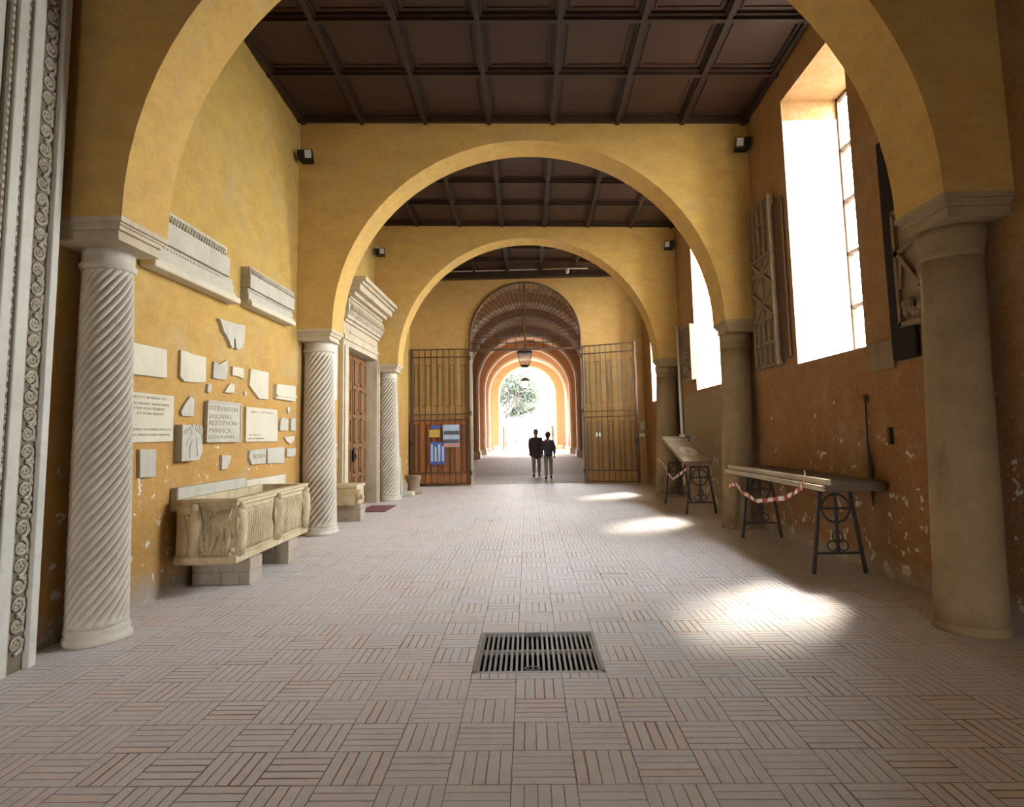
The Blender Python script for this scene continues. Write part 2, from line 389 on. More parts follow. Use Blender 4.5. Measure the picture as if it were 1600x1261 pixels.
# coffered timber ceilings, one field per bay, each a little higher towards its near end and its left side
def ceiling(k, ya, yb):
    zc = lambda x, y: 7.08 - .034*(x-WL) + .05*(yb-y)
    m = MB(); m.cur = 0
    def sheet(x0, x1, y0, y1, d0, d1):   # box hanging d0..d1 below the ceiling plane
        c = [(x0, y0), (x1, y0), (x1, y1), (x0, y1)]
        m.hexa([(x, y, zc(x, y)-d1) for x, y in c], [(x, y, zc(x, y)-d0) for x, y in c])
    sheet(WL, WR, ya, yb, -.06, 0)
    m.cur = 1; n = 7; W = (WR-WL)/n
    for i in range(n+1):
        x = min(max(WL+i*W, WL+.07), WR-.07)
        sheet(x-.07, x+.07, ya, yb, 0, .05); sheet(x-.035, x+.035, ya, yb, .05, .10)
    y = yb-.08; rows = [y]
    y = yb-1.30
    while y > ya+.3: rows.append(y); y -= 1.12
    rows.append(ya+.08)
    for y in rows: sheet(WL, WR, max(ya, y-.075), min(yb, y+.075), 0, .045); sheet(WL, WR, max(ya, y-.035), min(yb, y+.035), .045, .095)
    m.cur = 0
    for i in range(n):     # a moulded inner frame line inside each coffer
        for a, b in zip(rows[1:], rows[:-1]):
            x0, x1 = WL+i*W+.12, WL+(i+1)*W-.12; y0, y1 = a+.13, b-.13
            for q in ((x0, x1, y0, y0+.025), (x0, x1, y1-.025, y1), (x0, x0+.025, y0, y1), (x1-.025, x1, y0, y1)): sheet(*q, 0, .02)
    struct(m.build('ceiling_%d' % k, [M['ceil'], M['beam']], loc=(0, 0, 0)))
edges = [-9] + [BACK[1], BACK[0]] + PIERS + [YE]
for k in range(len(edges)-1):
    ceiling(k+1, edges[k] + (HK if k else 0), edges[k+1] - (HB if k < len(edges)-2 else 0))
b = MB(); b.box(WL, WR, YE-.28, YE-.002, 6.72, 6.93); struct(b.build('trim_1', M['beam'], loc=(0, 0, 0)))
b = MB(); b.box(WL+.01, WR-.01, YE-.32, YE-.26, 6.93, 6.96); struct(b.build('trim_2', M['marble'], loc=(0, 0, 0)))

# windows: steel frame with horizontal bars, clear panes
for k, (c, h) in enumerate(WIN):
    X = WR+T-.08
    f = MB(); w = .05
    f.box(X-.03, X+.03, c-h, c-h+w, SILL, WTOP); f.box(X-.03, X+.03, c+h-w, c+h, SILL, WTOP); f.box(X-.03, X+.03, c-.02, c+.02, SILL, WTOP)
    for i in range(6):
        z = SILL + (WTOP-SILL-.05)*i/5; f.box(X-.03, X+.03, c-h, c+h, z, z+.05)
    o = struct(f.build('window_%d' % (k+1), M['iron_brown'], loc=(X, c, SILL)))
    l = MB(); l.box(WR+.004, X-.03, c-h, c-h+.008, SILL, WTOP-.3); l.box(WR+.004, X-.03, c+h-.008, c+h, SILL, WTOP-.3); l.box(WR+.004, X-.03, c-h, c+h, SILL, SILL+.008)  # added liner, its pale colour imitates glare on jambs and sill
    struct(l.build('trim_window_glare_%d' % (k+1), M['reveal'], loc=(X, c, SILL)))
    g = MB(); g.add([(X, c-h+.01, SILL+.01), (X, c+h-.01, SILL+.01), (X, c+h-.01, WTOP-.01), (X, c-h+.01, WTOP-.01)], [(0, 1, 2, 3)])
    g.build('pane', M['glass'], o)

# ------------------------------------------------------------------ columns with their impost blocks
def impost(m, x0, x1, y0, y1, zt=ZS, sgn=1):
    # sgn=+1: the nave side is x1, the wall side x0
    prof = [(0, zt-.045, zt), (.02, zt-.065, zt-.045), (.035, zt-.10, zt-.065), (.06, zt-.165, zt-.10), (.045, zt-.185, zt-.165)]
    for d, a, b in prof:
        if sgn > 0: m.box(x0, x1-d, y0+d, y1-d, a, b)
        else: m.box(x0+d, x1, y0+d, y1-d, a, b)
ZT = 3.225
def lean(m, d, zt=3.2):
    m.v = [(x + d*z/zt, y, z) for x, y, z in m.v]
def twisted_column(cx, k_, cy, label, l_=-.05):
    root = empty('twisted_column', (cx, cy, 0), label, 'column'); py = min(PIERS, key=lambda p: abs(p-cy))
    N, per, nz = 18, 10, 90; m = MB(); vs = []; z0, z1 = .13, 3.06; rate = 1/(.25*k_*1.22)
    for i in range(nz+1):
        t = i/nz; z = z0 + (z1-z0)*t; R = k_*(.274 - .040*t + .008*math.sin(PI*t))
        for k in range(N*per):
            a = 2*PI*k/(N*per) + rate*z; u = (k % per)/per; g = math.sin(PI*u)**.5 if u > 0 else 0
            fade = min(1, min(i, nz-i)/3.)
            r = R - .060*k_*(1-g)*fade
            vs.append((cx + r*math.cos(a), cy + r*math.sin(a), z))
    n = N*per
    fs = [(i*n+k, i*n+(k+1) % n, (i+1)*n+(k+1) % n, (i+1)*n+k) for i in range(nz) for k in range(n)]
    m.add(vs, fs + [tuple(range(n))[::-1], tuple(range(nz*n, nz*n+n))]); lean(m, l_); m.build('shaft', M['marble'], root, smooth=True)
    b = MB(); b.lathe([(q*k_, z) for q, z in [(.285, 0), (.30, .02), (.295, .05), (.275, .075), (.285, .10), (.275, .13), (.262, .145)]], (cx, cy, 0), 40, .07); b.build('base', M['marble'], root, smooth=True)
    c = MB(); c.lathe([(q*k_, z) for q, z in [(.225, 3.05), (.245, 3.055), (.262, 3.08), (.262, 3.10), (.24, 3.12), (.24, 3.19), (.25, ZT)]], (cx, cy, 0), 48); lean(c, l_); c.build('capital', M['marble'], root, smooth=True)
    q = MB(); impost(q, WL, -3.22, py-HB, py+HK+.02); q.build('impost', M['imp'], root)
    return root
twisted_column(-3.55, .82, PIERS[0]-.02, 'white spiral fluted column nearest the camera on the left, beside the carved door surround')
twisted_column(-3.53, 1.03, PIERS[1], 'white spiral fluted column between the long stone sarcophagus and the wooden door')
twisted_column(-3.53, 1.0, PIERS[2], 'spiral fluted marble column beyond the wooden door, nearest the iron gates')
def plain_column(cx, k_, cy, label, l_=.11):
    root = empty('stone_column', (cx, cy, 0), label, 'column')
    m = MB(); m.lathe([(k_*(.325 - .035*i/12 + .002*math.sin(i*2.1)), .02+(3.0-.02)*i/12) for i in range(13)], (cx, cy, 0), 48); lean(m, l_); m.build('shaft', M['grey_stone'], root, smooth=True)
    b = MB(); b.lathe([(q*k_, z) for q, z in [(.34, 0), (.345, .03), (.33, .06), (.322, .07)]], (cx, cy, 0), 40, .03); b.build('base', M['grey_stone'], root, smooth=True)
    c = MB(); c.lathe([(q*k_, z) for q, z in [(.288, 2.97), (.30, 2.985), (.30, 3.03), (.295, 3.04), (.31, 3.10), (.322, 3.16), (.322, ZT)]], (cx, cy, 0), 48, .03); lean(c, l_); c.build('capital', M['grey_stone'], root, smooth=True)
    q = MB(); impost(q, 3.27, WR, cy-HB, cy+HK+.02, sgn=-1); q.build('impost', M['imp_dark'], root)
    return root
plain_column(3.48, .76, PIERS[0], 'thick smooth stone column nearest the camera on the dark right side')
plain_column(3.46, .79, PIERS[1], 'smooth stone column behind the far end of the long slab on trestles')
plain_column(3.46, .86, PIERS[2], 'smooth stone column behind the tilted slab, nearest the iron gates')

# ------------------------------------------------------------------ carved door surround, far left
def scrolls(m, p0, du, dv, dn, length, width, step, r=.008):
    """running scroll relief: p0 origin, du along, dv across, dn outwards"""
    p0, du, dv, dn = map(Vector, (p0, du, dv, dn)); k = 0; s = step/2
    while s < length - step*.3:
        sg = 1 if k % 2 else -1; pts = []
        R = min(step*.48, width*.42)
        for i in range(22):
            a = i/21*PI*3.1; q = R*(1-i/24)
            pts.append(p0 + du*(s + q*math.cos(a)*sg) + dv*(q*math.sin(a)) + dn*r*.6)
        m.tube(pts, [r*(1.15-.5*i/21) for i in range(22)], 5)
        c = p0 + du*s + dn*r
        for j in range(5):
            a = j*2*PI/5 + k; e = c + (du*math.cos(a) + dv*math.sin(a))*R*.30
            m.blob(e, r*1.3, r*1.3, r*1.3, 5, 4)
        for j in range(6):
            a = random.random()*2*PI; e = p0 + du*(s+step*.5*random.uniform(-1, 1)) + dv*width*.46*random.choice((-1, 1))*random.uniform(.8, 1)
            m.blob(e, r*1.4, r*1.4, r*1.8, 5, 4)
        s += step; k += 1
fr = empty('door_surround', (-3.72, 4.3, 0), 'tall pale marble door surround with vertical bands of carved scrolls at the far left edge', 'door surround')
HF = 6.9
m = MB(); m.box(WL, -3.60, 4.40, 4.47, 0, HF); m.build('outer_fillet', M['frame'], fr, bevel=.008)
m = MB(); m.box(WL, -3.645, 4.235, 4.40, 0, HF); g = m.build('carved_band', M['carve_dark'], fr)
m = MB(); scrolls(m, (-3.645, 4.318, .12), (0, 0, 1), (0, 1, 0), (1, 0, 0), HF-.3, .155, .135, .012)
m.box(-3.65, -3.625, 4.235, 4.25, 0, HF); m.build('scroll_relief', M['carve'], g)
m = MB(); m.box(WL, -3.615, 4.135, 4.235, 0, HF); m.build('plain_band', M['frame'], fr, bevel=.01)
m = MB(); m.box(WL, -3.64, 4.085, 4.135, 0, HF)
g = m.build('beaded_band', M['carve_dark'], fr)
m = MB(); z = .1
while z < HF-.1:
    m.blob((-3.64, 4.11, z), .013, .017, .024, 6, 4); m.blob((-3.64, 4.098 if int(z*20) % 2 else 4.122, z+.038), .010, .010, .011, 5, 4); z += .075
m.build('bead_row', M['carve'], g)
m = MB(); m.box(WL, -3.61, 4.0, 4.085, 0, HF); m.build('plain_band', M['frame'], fr, bevel=.01)
m = MB(); m.box(WL, -3.635, 3.95, 4.0, 0, HF); g = m.build('beaded_band', M['carve_dark'], fr)
m = MB(); z = .1
while z < HF-.1: m.blob((-3.635, 3.975, z), .012, .015, .022, 6, 4); z += .06
m.build('bead_row', M['carve'], g)
m = MB(); m.box(WL, -3.66, 3.55, 3.95, 0, HF); m.build('inner_jamb', M['frame'], fr, bevel=.01)
m = MB(); m.lathe([(.001, 0), (.035, .004), (.04, .02), (.02, .03)], (0, 0, 0), 12)
kn = MB(); kn.blob((-3.60, 4.04, 1.42), .03, .03, .03, 10, 8); kn.build('iron_boss', M['frame'], fr, smooth=True)

# ------------------------------------------------------------------ marble slabs and fragments let into the left wall
def text_mesh(s, size, name='inscription'):
    cu = bpy.data.curves.new(name, 'FONT'); cu.body = s; cu.size = size; cu.extrude = .0015; cu.align_x = 'LEFT'; cu.resolution_u = 2
    o = bpy.data.objects.new(name, cu); COL.objects.link(o); bpy.context.view_layer.update()
    me = bpy.data.meshes.new_from_object(o.evaluated_get(bpy.context.evaluated_depsgraph_get()))
    bpy.data.objects.remove(o); return me
def inscription(lines, parent, x, y0, z0, y1, mat=None):
    """lines cut on a face x = const of the left wall; text runs along +y. lines: (text, z, height, y start, width)"""
    for (s, z, h, ya, w) in lines:
        me = text_mesh(s, h); vs = [v.co.copy() for v in me.vertices]; wx = max(v.x for v in vs) - min(v.x for v in vs); sx = w/wx; mx = min(v.x for v in vs)
        off = world_loc(parent); hh = max(v.y for v in vs); sy = h/hh
        for v in me.vertices:
            c = v.co.copy(); v.co = Vector((x + .0015 + c.z, ya + (c.x-mx)*sx, z + c.y*sy)) - off
        me.materials.append(mat or M['text']); o = bpy.data.objects.new('inscription_line', me); COL.objects.link(o); o.parent = parent
C4 = lambda u, v: (190 + u/4.503, 480 + v/4.503)
def wallpiece(name, pts, label, cat, mat, th=.035, group=None, crop=C4, bevel=.006):
    X = WL+th; P = [hit(*(crop(*p) if crop else p), X=X) for p in pts]
    m = MB(); m.prism(P, (-th-.005, 0, 0)); o = m.build(name, mat, bevel=bevel)
    tag(o, label, cat, group); return o, P
G = 'marble pieces set in the left wall'
def wp(*a, **k): return wallpiece('marble_slab', *a, group=G, **k)
o1, P1 = wp([(20, 233), (322, 300), (322, 500), (20, 463)], 'large blank cream slab right beside the nearest twisted column, above the inscribed slab', 'wall slab', M['slab'])
o, P = wp([(420, 300), (468, 314), (500, 330), (560, 345), (596, 352), (594, 528), (530, 530), (445, 524), (415, 488)], 'cream slab with ragged top edge, second from the left in the upper row', 'wall slab', M['slab'])
o, P = wp([(655, 380), (690, 402), (748, 370), (750, 440), (738, 514), (690, 508), (646, 498)], 'grey fragment with a V notch in its top edge', 'stone fragment', M['slab_g'])
o, P = wp([(785, 415), (862, 432), (864, 505), (822, 486), (782, 480)], 'small pale fragment with slanted bottom in the upper row', 'stone fragment', M['slab'])
o, P = wp([(912, 433), (1036, 460), (1033, 650), (972, 645), (930, 590), (903, 552)], 'tall cream slab with its lower left corner cut off', 'wall slab', M['slab'])
o, P = wp([(1095, 540), (1226, 556), (1226, 664), (1088, 643)], 'pale block with moulded lower edge at the right end of the upper row', 'wall slab', M['slab'], th=.05)
m = MB(); a, b = hit(*C4(1090, 612), X=WL+.05), hit(*C4(1226, 628), X=WL+.05); m.prism([a, b, b+Vector((0, 0, -.03)), a+Vector((0, 0, -.03))], (.02, 0, 0)); q = m.build('moulding', M['slab'], o, loc=None)
o, P = wp([(0, 584), (130, 600), (372, 625), (362, 945), (0, 958)], 'large white slab with grey capital letters beside the nearest twisted column', 'inscribed slab', M['slab'], th=.03)
def rowpt(u, v, X): return hit(*C4(u, v), X=X)
def textrow(o, X, s, u0, u1, v, vh):
    a, b = rowpt(u0, v, X), rowpt(u1, v, X); h = abs(rowpt(u0, v-vh, X).z - a.z)
    inscription([(s, (a.z+b.z)/2, h, a.y, b.y-a.y)], o, X, 0, 0, 0)
X = WL+.03
for s, u0, u1, v, vh in (('DEO ET BENEDICTO', 72, 315, 645, 17), ('FECERVNT ANTONIVS', 72, 335, 690, 17), ('CVM FRATRIBVS', 82, 300, 722, 17), ('ET SORORIBVS', 110, 295, 758, 17),
                       ('ANNO DOMINI MDCCC', 62, 355, 868, 16), ('AD PERPETVAM MEMOR', 62, 340, 906, 16)): textrow(o, X, s, u0, u1, v, vh)
o, P = wp([(490, 625), (515, 650), (508, 770), (430, 765), (420, 735), (450, 680)], 'triangular grey fragment with a carved line above the foliage relief', 'stone fragment', M['slab_g'])
o, P = wp([(430, 825), (470, 828), (560, 832), (575, 850), (568, 950), (574, 1010), (560, 1045), (545, 1078), (424, 1086)], 'tall relief fragment with leafy top and draped figure, standing proud of the wall', 'relief fragment', M['slab_g'], th=.09)
m = MB(); X = WL+.09
for i in range(26):
    c = hit(*C4(random.uniform(440, 560), random.uniform(832, 885)), X=X); m.blob(c, .014, .02, .018, 6, 4)
for pts in ([(455, 970), (470, 930), (495, 895), (520, 880)], [(560, 850), (562, 900), (568, 950)], [(480, 1060), (482, 980), (500, 930)], [(535, 1050), (530, 980), (528, 920)]):
    m.tube([hit(*C4(*p), X=X) for p in pts], .009, 5)
m.build('leaf_relief', M['slab_g'], o)
o, P = wp([(608, 660), (838, 685), (834, 942), (596, 946)], 'square tan slab with five lines of cut capitals in a raised rim, centre of the wall', 'inscribed slab', M['slab_g'], th=.045)
X = WL+.045
m = MB(); rim = [hit(*C4(*p), X=X) for p in [(608, 660), (838, 685), (834, 942), (596, 946)]]
for i in range(4): m.bar(rim[i], rim[(i+1) % 4], .022, .022)
m.build('rim', M['slab_g'], o)
for s, u0, u1, v, vh in (('ITERVNTEN', 618, 815, 732, 34), ('IASCAPIAS', 618, 772, 785, 32), ('RESTITVON', 616, 808, 832, 34), ('PVRIFICA', 616, 770, 885, 34), ('ETDONAVIT', 612, 795, 925, 24)): textrow(o, X, s, u0, u1, v, vh)
o, P = wp([(880, 700), (1098, 722), (1100, 945), (876, 948)], 'square white worn slab with faint letters right of the five-line inscription', 'inscribed slab', M['slab'])
for s, u0, u1, v, vh in (('VIRO OPTIMO', 905, 1070, 748, 13), ('PATRI ET', 900, 980, 905, 11), ('MATRI PIISSIMAE', 890, 1000, 930, 11)): textrow(o, WL+.035, s, u0, u1, v, vh)
o, P = wp([(130, 1000), (246, 1000), (242, 1195), (130, 1200)], 'small upright grey slab below the large white inscribed slab', 'wall slab', M['slab_g'])
o, P = wp([(708, 1040), (775, 1045), (768, 1080), (745, 1140), (708, 1145)], 'small greyish fragment low on the wall above the sarcophagus rim', 'stone fragment', M['slab_g'])
o, P = wp([(905, 1008), (1020, 994), (1015, 1100), (920, 1110), (900, 1060)], 'left half of the long low inscribed slab broken in two', 'stone fragment', M['slab_g'])
textrow(o, WL+.035, 'IIDIDI', 925, 1005, 1062, 28)
o, P = wp([(1028, 994), (1080, 988), (1148, 985), (1146, 1096), (1030, 1100)], 'right half of the long low slab broken in two', 'stone fragment', M['slab_g'])
o, P = wp([(1130, 775), (1176, 790), (1172, 872), (1116, 868), (1120, 810)], 'small grey plaque, left of the pair near the wall corner', 'stone fragment', M['slab_g'])
o, P = wp([(1195, 785), (1227, 780), (1227, 872), (1193, 868)], 'narrow grey plaque, right of the pair near the wall corner', 'stone fragment', M['slab_g'])
o, P = wp([(1148, 915), (1220, 905), (1215, 940), (1190, 964), (1165, 945)], 'small heart-shaped fragment under the pair of grey plaques', 'stone fragment', M['slab'])
o, P = wp([(1166, 995), (1228, 990), (1226, 1040), (1205, 1052), (1166, 1054)], 'small grey block beside the corner, level with the broken slab', 'stone fragment', M['slab_g'])
o, P = wp([(612, 540), (635, 535), (637, 585), (620, 606), (605, 595)], 'tiny oval pale fragment below the V-notched one', 'stone fragment', M['slab_g'])
o, P = wp([(728, 600), (748, 565), (770, 535), (798, 545), (795, 606)], 'small triangular pale fragment below the upper row', 'stone fragment', M['slab'])
o, P = wp([(866, 592), (880, 590), (882, 618), (870, 624)], 'tiny whitish chip of stone between the upper row and the worn white slab', 'stone fragment', M['slab'], th=.02)
o, P = wp([(1168, 705), (1188, 703), (1184, 735), (1176, 750)], 'tiny pointed white chip above the pair of grey plaques', 'stone fragment', M['slab'], th=.03)
o, P = wp([(690, 80), (705, 82), (780, 108), (872, 130), (868, 230), (852, 285), (825, 300), (808, 290), (803, 222), (795, 222), (792, 290), (776, 285), (762, 240), (745, 205), (722, 172), (705, 110)],
          'relief fragment shaped like animal legs, alone high up under the moulded friezes', 'relief fragment', M['slab_g'], th=.05)
# two moulded frieze pieces
def frieze(y0, y1, zb, zt, label, rough_end):
    r = empty('frieze_block', (WL+.1, (y0+y1)/2, zb), label, 'frieze', 'moulded friezes on the left wall')
    h = zt-zb; m = MB()
    m.box(WL, WL+.12, y0, y1, zb+h*.02, zb+h*.30); m.box(WL, WL+.10, y0+.01, y1, zb+h*.30, zb+h*.42); m.box(WL, WL+.14, y0, y1-(.15 if rough_end else 0), zb+h*.42, zb+h*.80)
    m.build('body', M['slab_g'], r, bevel=.006)
    m = MB(); m.box(WL, WL+.17, y0, y1+ (.1 if rough_end else 0), zb-.04, zb+h*.06); m.box(WL, WL+.15, y0, y1, zb+h*.06, zb+h*.12); m.build('lower_moulding', M['slab'], r, bevel=.02)
    m = MB(); m.box(WL, WL+.13, y0, y1-(.22 if rough_end else 0), zb+h*.80, zb+h); y = y0+.03
    while y < y1-(.25 if rough_end else .03):
        m.blob((WL+.13, y, zb+h*.9), .025, .018, .035, 6, 4); m.blob((WL+.14, y+.025, zb+h*.84), .016, .012, .018, 6, 4)
        m.blob((WL+.10, y, zb+h*.36), .014, .016, .016, 6, 4); y += .055
    m.build('leaf_course', M['carve'], r)
frieze(5.75, 7.45, 3.37, 3.98, 'longer moulded marble frieze running from the nearest column capital along the left wall', True)
frieze(7.86, 9.4, 3.42, 3.92, 'shorter moulded marble frieze at the far end of the left wall bay', False)
# two plain blocks of a ledge behind the sarcophagus
m = MB(); m.box(WL, WL+.09, 6.42, 7.98, .85, 1.10); tag(m.build('ledge_block', M['slab_g'], bevel=.015), 'long grey ledge block on the wall behind the sarcophagus', 'stone block')
m = MB(); m.box(WL, WL+.09, 7.99, 9.3, .88, 1.06); tag(m.build('ledge_block', M['slab'], bevel=.015), 'cracked shorter ledge block behind the far half of the sarcophagus', 'stone block')

# ------------------------------------------------------------------ the strigil sarcophagus
def sarcophagus():
    r = empty('sarcophagus', (-3.4, 7.35, .29), 'long carved stone sarcophagus on two brick blocks against the left wall', 'sarcophagus')
    x0, x1, y0, y1, zb, zt = WL+.10, -3.06, 6.36, 8.42, .29, .98; t = .10
    def ring(ix, z): return [(x0, y0+ix, z), (x1-ix, y0+ix, z), (x1-ix, y1-ix, z), (x0, y1-ix, z)]
    m = MB(); zs = [(.07, zb), (.0, zb+.03), (.0, zb+.09), (.035, zb+.11), (.035, zt-.09), (.012, zt-.07), (.02, zt-.04), (0, zt-.03), (0, zt)]
    vs = [p for ix, z in zs for p in ring(ix, z)]; n = len(zs)
    fs = [(i*4+k, i*4+(k+1) % 4, (i+1)*4+(k+1) % 4, (i+1)*4+k) for i in range(n-1) for k in range(4)] + [(3, 2, 1, 0)]
    b = len(vs); vs += [(x0+t*.6, y0+t, zt), (x1-t, y0+t, zt), (x1-t, y1-t, zt), (x0+t*.6, y1-t, zt)] + [(x0+t*.6, y0+t, zb+.12), (x1-t, y0+t, zb+.12), (x1-t, y1-t, zb+.12), (x0+t*.6, y1-t, zb+.12)]
    e = (n-1)*4
    fs += [(e+k, e+(k+1) % 4, b+(k+1) % 4, b+k) for k in range(4)] + [(b+k, b+(k+1) % 4, b+4+(k+1) % 4, b+4+k) for k in range(4)] + [(b+4, b+5, b+6, b+7)]
    m.add(vs, fs); m.build('trough', M['travertine'], r)
    X = x1-.035; m = MB()
    for ya, yb in ((6.60, 7.28), (7.56, 8.22)):      # S-shaped strigil flutes
        y = ya; sg = 1 if ya < 7 else -1
        while y < yb:
            pts = [(X+.010, y + sg*.035*math.sin(PI*2*(j/10)) * .9, zb+.13 + (zt-zb-.26)*j/10) for j in range(11)]
            m.tube(pts, .014, 6); y += .044
        m.build('strigil_flutes', M['travertine'], r, smooth=True); m = MB()
    def figure(y, s=1, name='carved_figure', axis='x', x=None):
        m = MB()
        def P(u, z, d=0): return (X+d, y+u*s, z) if axis == 'x' else (x+u*s, y0+.03-d, z)
        if axis == 'x': m.tube([P(0, zb+.60, .01), P(.0, zb+.52, .02), P(.01, zb+.36, .02), P(0, zb+.22, .015), P(.0, zb+.10, .01)], [.045, .07, .075, .065, .06], 10)
        else: m.tube([P(0, zb+.60, .01), P(.0, zb+.52, .02), P(.01, zb+.36, .03), P(0, zb+.22, .02), P(.0, zb+.10, .01)], [.035, .06, .06, .05, .045], 10)
        m.blob(P(.0, zb+.60, .04), .042, .04, .05, 10, 8)
        m.tube([P(.05, zb+.51, .02), P(.085, zb+.42, .03), P(.04, zb+.36, .045)], [.018, .016, .014], 6)
        m.tube([P(-.05, zb+.51, .02), P(-.09, zb+.40, .03), P(-.06, zb+.30, .03)], [.018, .016, .014], 6)
        m.tube([P(.025, zb+.24, .02), P(.03, zb+.08, .02)], [.022, .018], 6); m.tube([P(-.025, zb+.24, .02), P(-.04, zb+.08, .02)], [.022, .018], 6)
        for j in range(4): m.tube([P(-.03+.02*j, zb+.44, .055), P(-.02+.015*j, zb+.28, .065), P(-.035+.025*j, zb+.13, .05)], .010, 5)
        m.build(name, M['travertine'], r, smooth=True)
    figure(7.42); figure(6.46); figure(8.33)
    m = MB()                                             # carving on the near end: spread wing, drapery, standing figure
    Y = y0+.033
    for j in range(6):
        m.tube([(x1-.34+.03*j, Y, zb+.18+.03*j), (x1-.30+.035*j, Y-.008, zb+.42), (x1-.22+.03*j, Y-.006, zb+.56+.005*j)], [.018, .022, .010], 6)
    for j in range(7):
        xx = x0+.1+.075*j; m.tube([(xx+.05*math.sin(j), Y, zb+.12), (xx+.02, Y-.01, zb+.30), (xx-.03*math.cos(j), Y, zb+.52)], [.024, .030, .016], 7)
    for j in range(22): m.blob((x0+.1+random.random()*.5, Y, zb+.12+random.random()*.42), .026, .026, .03, 7, 5)
    m.build('end_relief', M['travertine'], r, smooth=True)
    figure(0, .8, 'carved_figure', 'y', x0+.22)
    return r
sarcophagus()
def support(x0, x1, y0, y1, z1, label, n=2):
    r = empty('brick_support', ((x0+x1)/2, (y0+y1)/2, 0), label, 'masonry block'); m = MB(); h = z1/n
    for i in range(n):
        L = (x1-x0); cuts = [0, .35, .7, 1] if i % 2 else [0, .5, .82, 1]
        for a, b in zip(cuts, cuts[1:]): m.box(x0+L*a+.004, x0+L*b-.004, y0+random.random()*.012, y1-random.random()*.012, i*h, (i+1)*h-.008)
    m.box(x0+.015, x1-.015, y0+.015, y1-.015, 0, z1); m.build('brickwork', M['brick_pale'], r, bevel=.008); return r
support(WL+.06, -3.1, 6.78, 7.1, .29, 'near brick block carrying the end of the long sarcophagus')
support(WL+.06, -3.1, 7.86, 8.16, .29, 'far brick block under the long sarcophagus')
# small sarcophagus beyond the second column
def small_sarc():
    r = empty('small_sarcophagus', (-3.45, 12.0, .3), 'short stone chest with a carved lion-like corner on coursed blocks before the wooden door', 'sarcophagus')
    x0, x1, y0, y1, zb, zt = WL+.02, -3.28, 11.55, 12.1, .31, .70; m = MB()
    m.box(x0, x1, y0, y1, zb, zt-.06); m.box(x0, x1+.02, y0-.02, y1+.02, zt-.06, zt); m.build('chest', M['travertine'], r, bevel=.012)
    m = MB(); 
    m.blob((x1+.03, y0+.06, zb+.20), .09, .09, .10, 10, 8); m.blob((x1+.10, y0+.03, zb+.17), .05, .05, .045, 8, 6)
    m.tube([(x1+.02, y0+.04, zb+.10), (x1+.04, y0+.0, zb+.02)], [.06, .045], 7)
    for j in range(10): m.blob((x1+.02+.07*math.cos(j), y0+.06+.05*math.sin(j*2), zb+.20+.09*math.sin(j)), .03, .03, .03, 6, 5)
    m.build('lion_head', M['travertine'], r, smooth=True)
small_sarc()
support(WL+.04, -3.22, 11.65, 12.0, .31, 'coursed pale stone block under the short stone chest', 4)
m = MB(); m.box(-3.66, -3.08, 13.05, 14.15, 0.0, .02); tag(m.build('door_mat', M['mat_red']), 'dark red door mat on the floor before the wooden door', 'mat')
# carved pieces leaning beside the third column
m = MB(); m.hexa([(-3.7, 16.1, 0), (-3.36, 16.1, 0), (-3.36, 16.3, 0), (-3.7, 16.3, 0)], [(-3.66, 16.12, 1.05), (-3.42, 16.12, 1.05), (-3.42, 16.26, 1.05), (-3.66, 16.26, 1.05)])
r = tag(m.build('carved_pillar_fragment', M['slab_g'], bevel=.02), 'upright pale carved stone fragment just behind the farthest twisted column', 'stone fragment')
m = MB(); m.lathe([(.20, 0), (.21, .06), (.17, .12), (.15, .26), (.19, .36), (.23, .46), (.21, .52)], (-3.2, 16.9, 0), 14, .2)
tag(m.build('stone_capital', M['relief'], smooth=True), 'weathered dark carved capital on the floor beside the left gate leaf', 'stone capital')
m = MB(); m.box(-3.42, -3.1, 16.25, 16.6, 0, .12); tag(m.build('stone_block', M['slab'], bevel=.02), 'low white stone block on the floor left of the weathered capital', 'stone block')

# ------------------------------------------------------------------ panelled door with marble portal, left wall
po = empty('door_portal', (WL, (DY0+DY1)/2, 0), 'marble portal with a heavy leaf-carved cornice around the wooden door', 'door surround')
for nm, (a, b) in (('jamb', (12.12, 12.5)), ('jamb', (14.9, 15.09))):
    m = MB(); m.box(WL-.37, WL, *((12.33, b) if a < 13 else (a, 15.01)), 0, DZ); m.box(WL, WL+.10, a, b, 0, DZ); ins = (a+.06, b-.10) if a < 13 else (a+.06, b-.03); m.box(WL+.10, WL+.13, ins[0], ins[1], 0, DZ); m.build(nm, M['imp'], po, bevel=.01)
m = MB(); m.box(WL-.37, WL, 12.33, 15.01, DZ, 3.69); m.box(WL, WL+.10, 12.12, 15.1, DZ, 4.02); m.box(WL+.10, WL+.13, 12.12, 15.1, 3.62, 3.72); m.box(WL+.10, WL+.12, 12.5, 14.7, 3.80, 3.84); m.box(WL+.1, WL+.15, 12.1, 15.1, 3.98, 4.05)
m.build('lintel', M['imp'], po, bevel=.01)
m = MB(); m.box(WL, WL+.20, 12.05, 14.92, 4.05, 4.12); m.box(WL, WL+.22, 12.05, 14.92, 4.12, 4.45)
q = m.build('carved_frieze', M['carve'], po)
m = MB(); y = 12.15
while y < 14.9:
    for z in (4.18, 4.28, 4.38):
        m.blob((WL+.225, y + (.05 if z == 4.28 else 0), z), .035, .045, .05, 6, 5)
    m.tube([(WL+.22, y, 4.14), (WL+.27, y+.04, 4.27), (WL+.24, y, 4.42)], .016, 5); y += .13
m.build('leaf_relief', M['imp'], q, smooth=True)
m = MB(); 
for d, a, b in ((.26, 4.45, 4.50), (.36, 4.50, 4.58), (.48, 4.58, 4.72), (.54, 4.72, 4.78), (.60, 4.78, 4.87)): m.box(WL, WL+d, 12.15-d*.35, 14.72+d*.3, a, b)
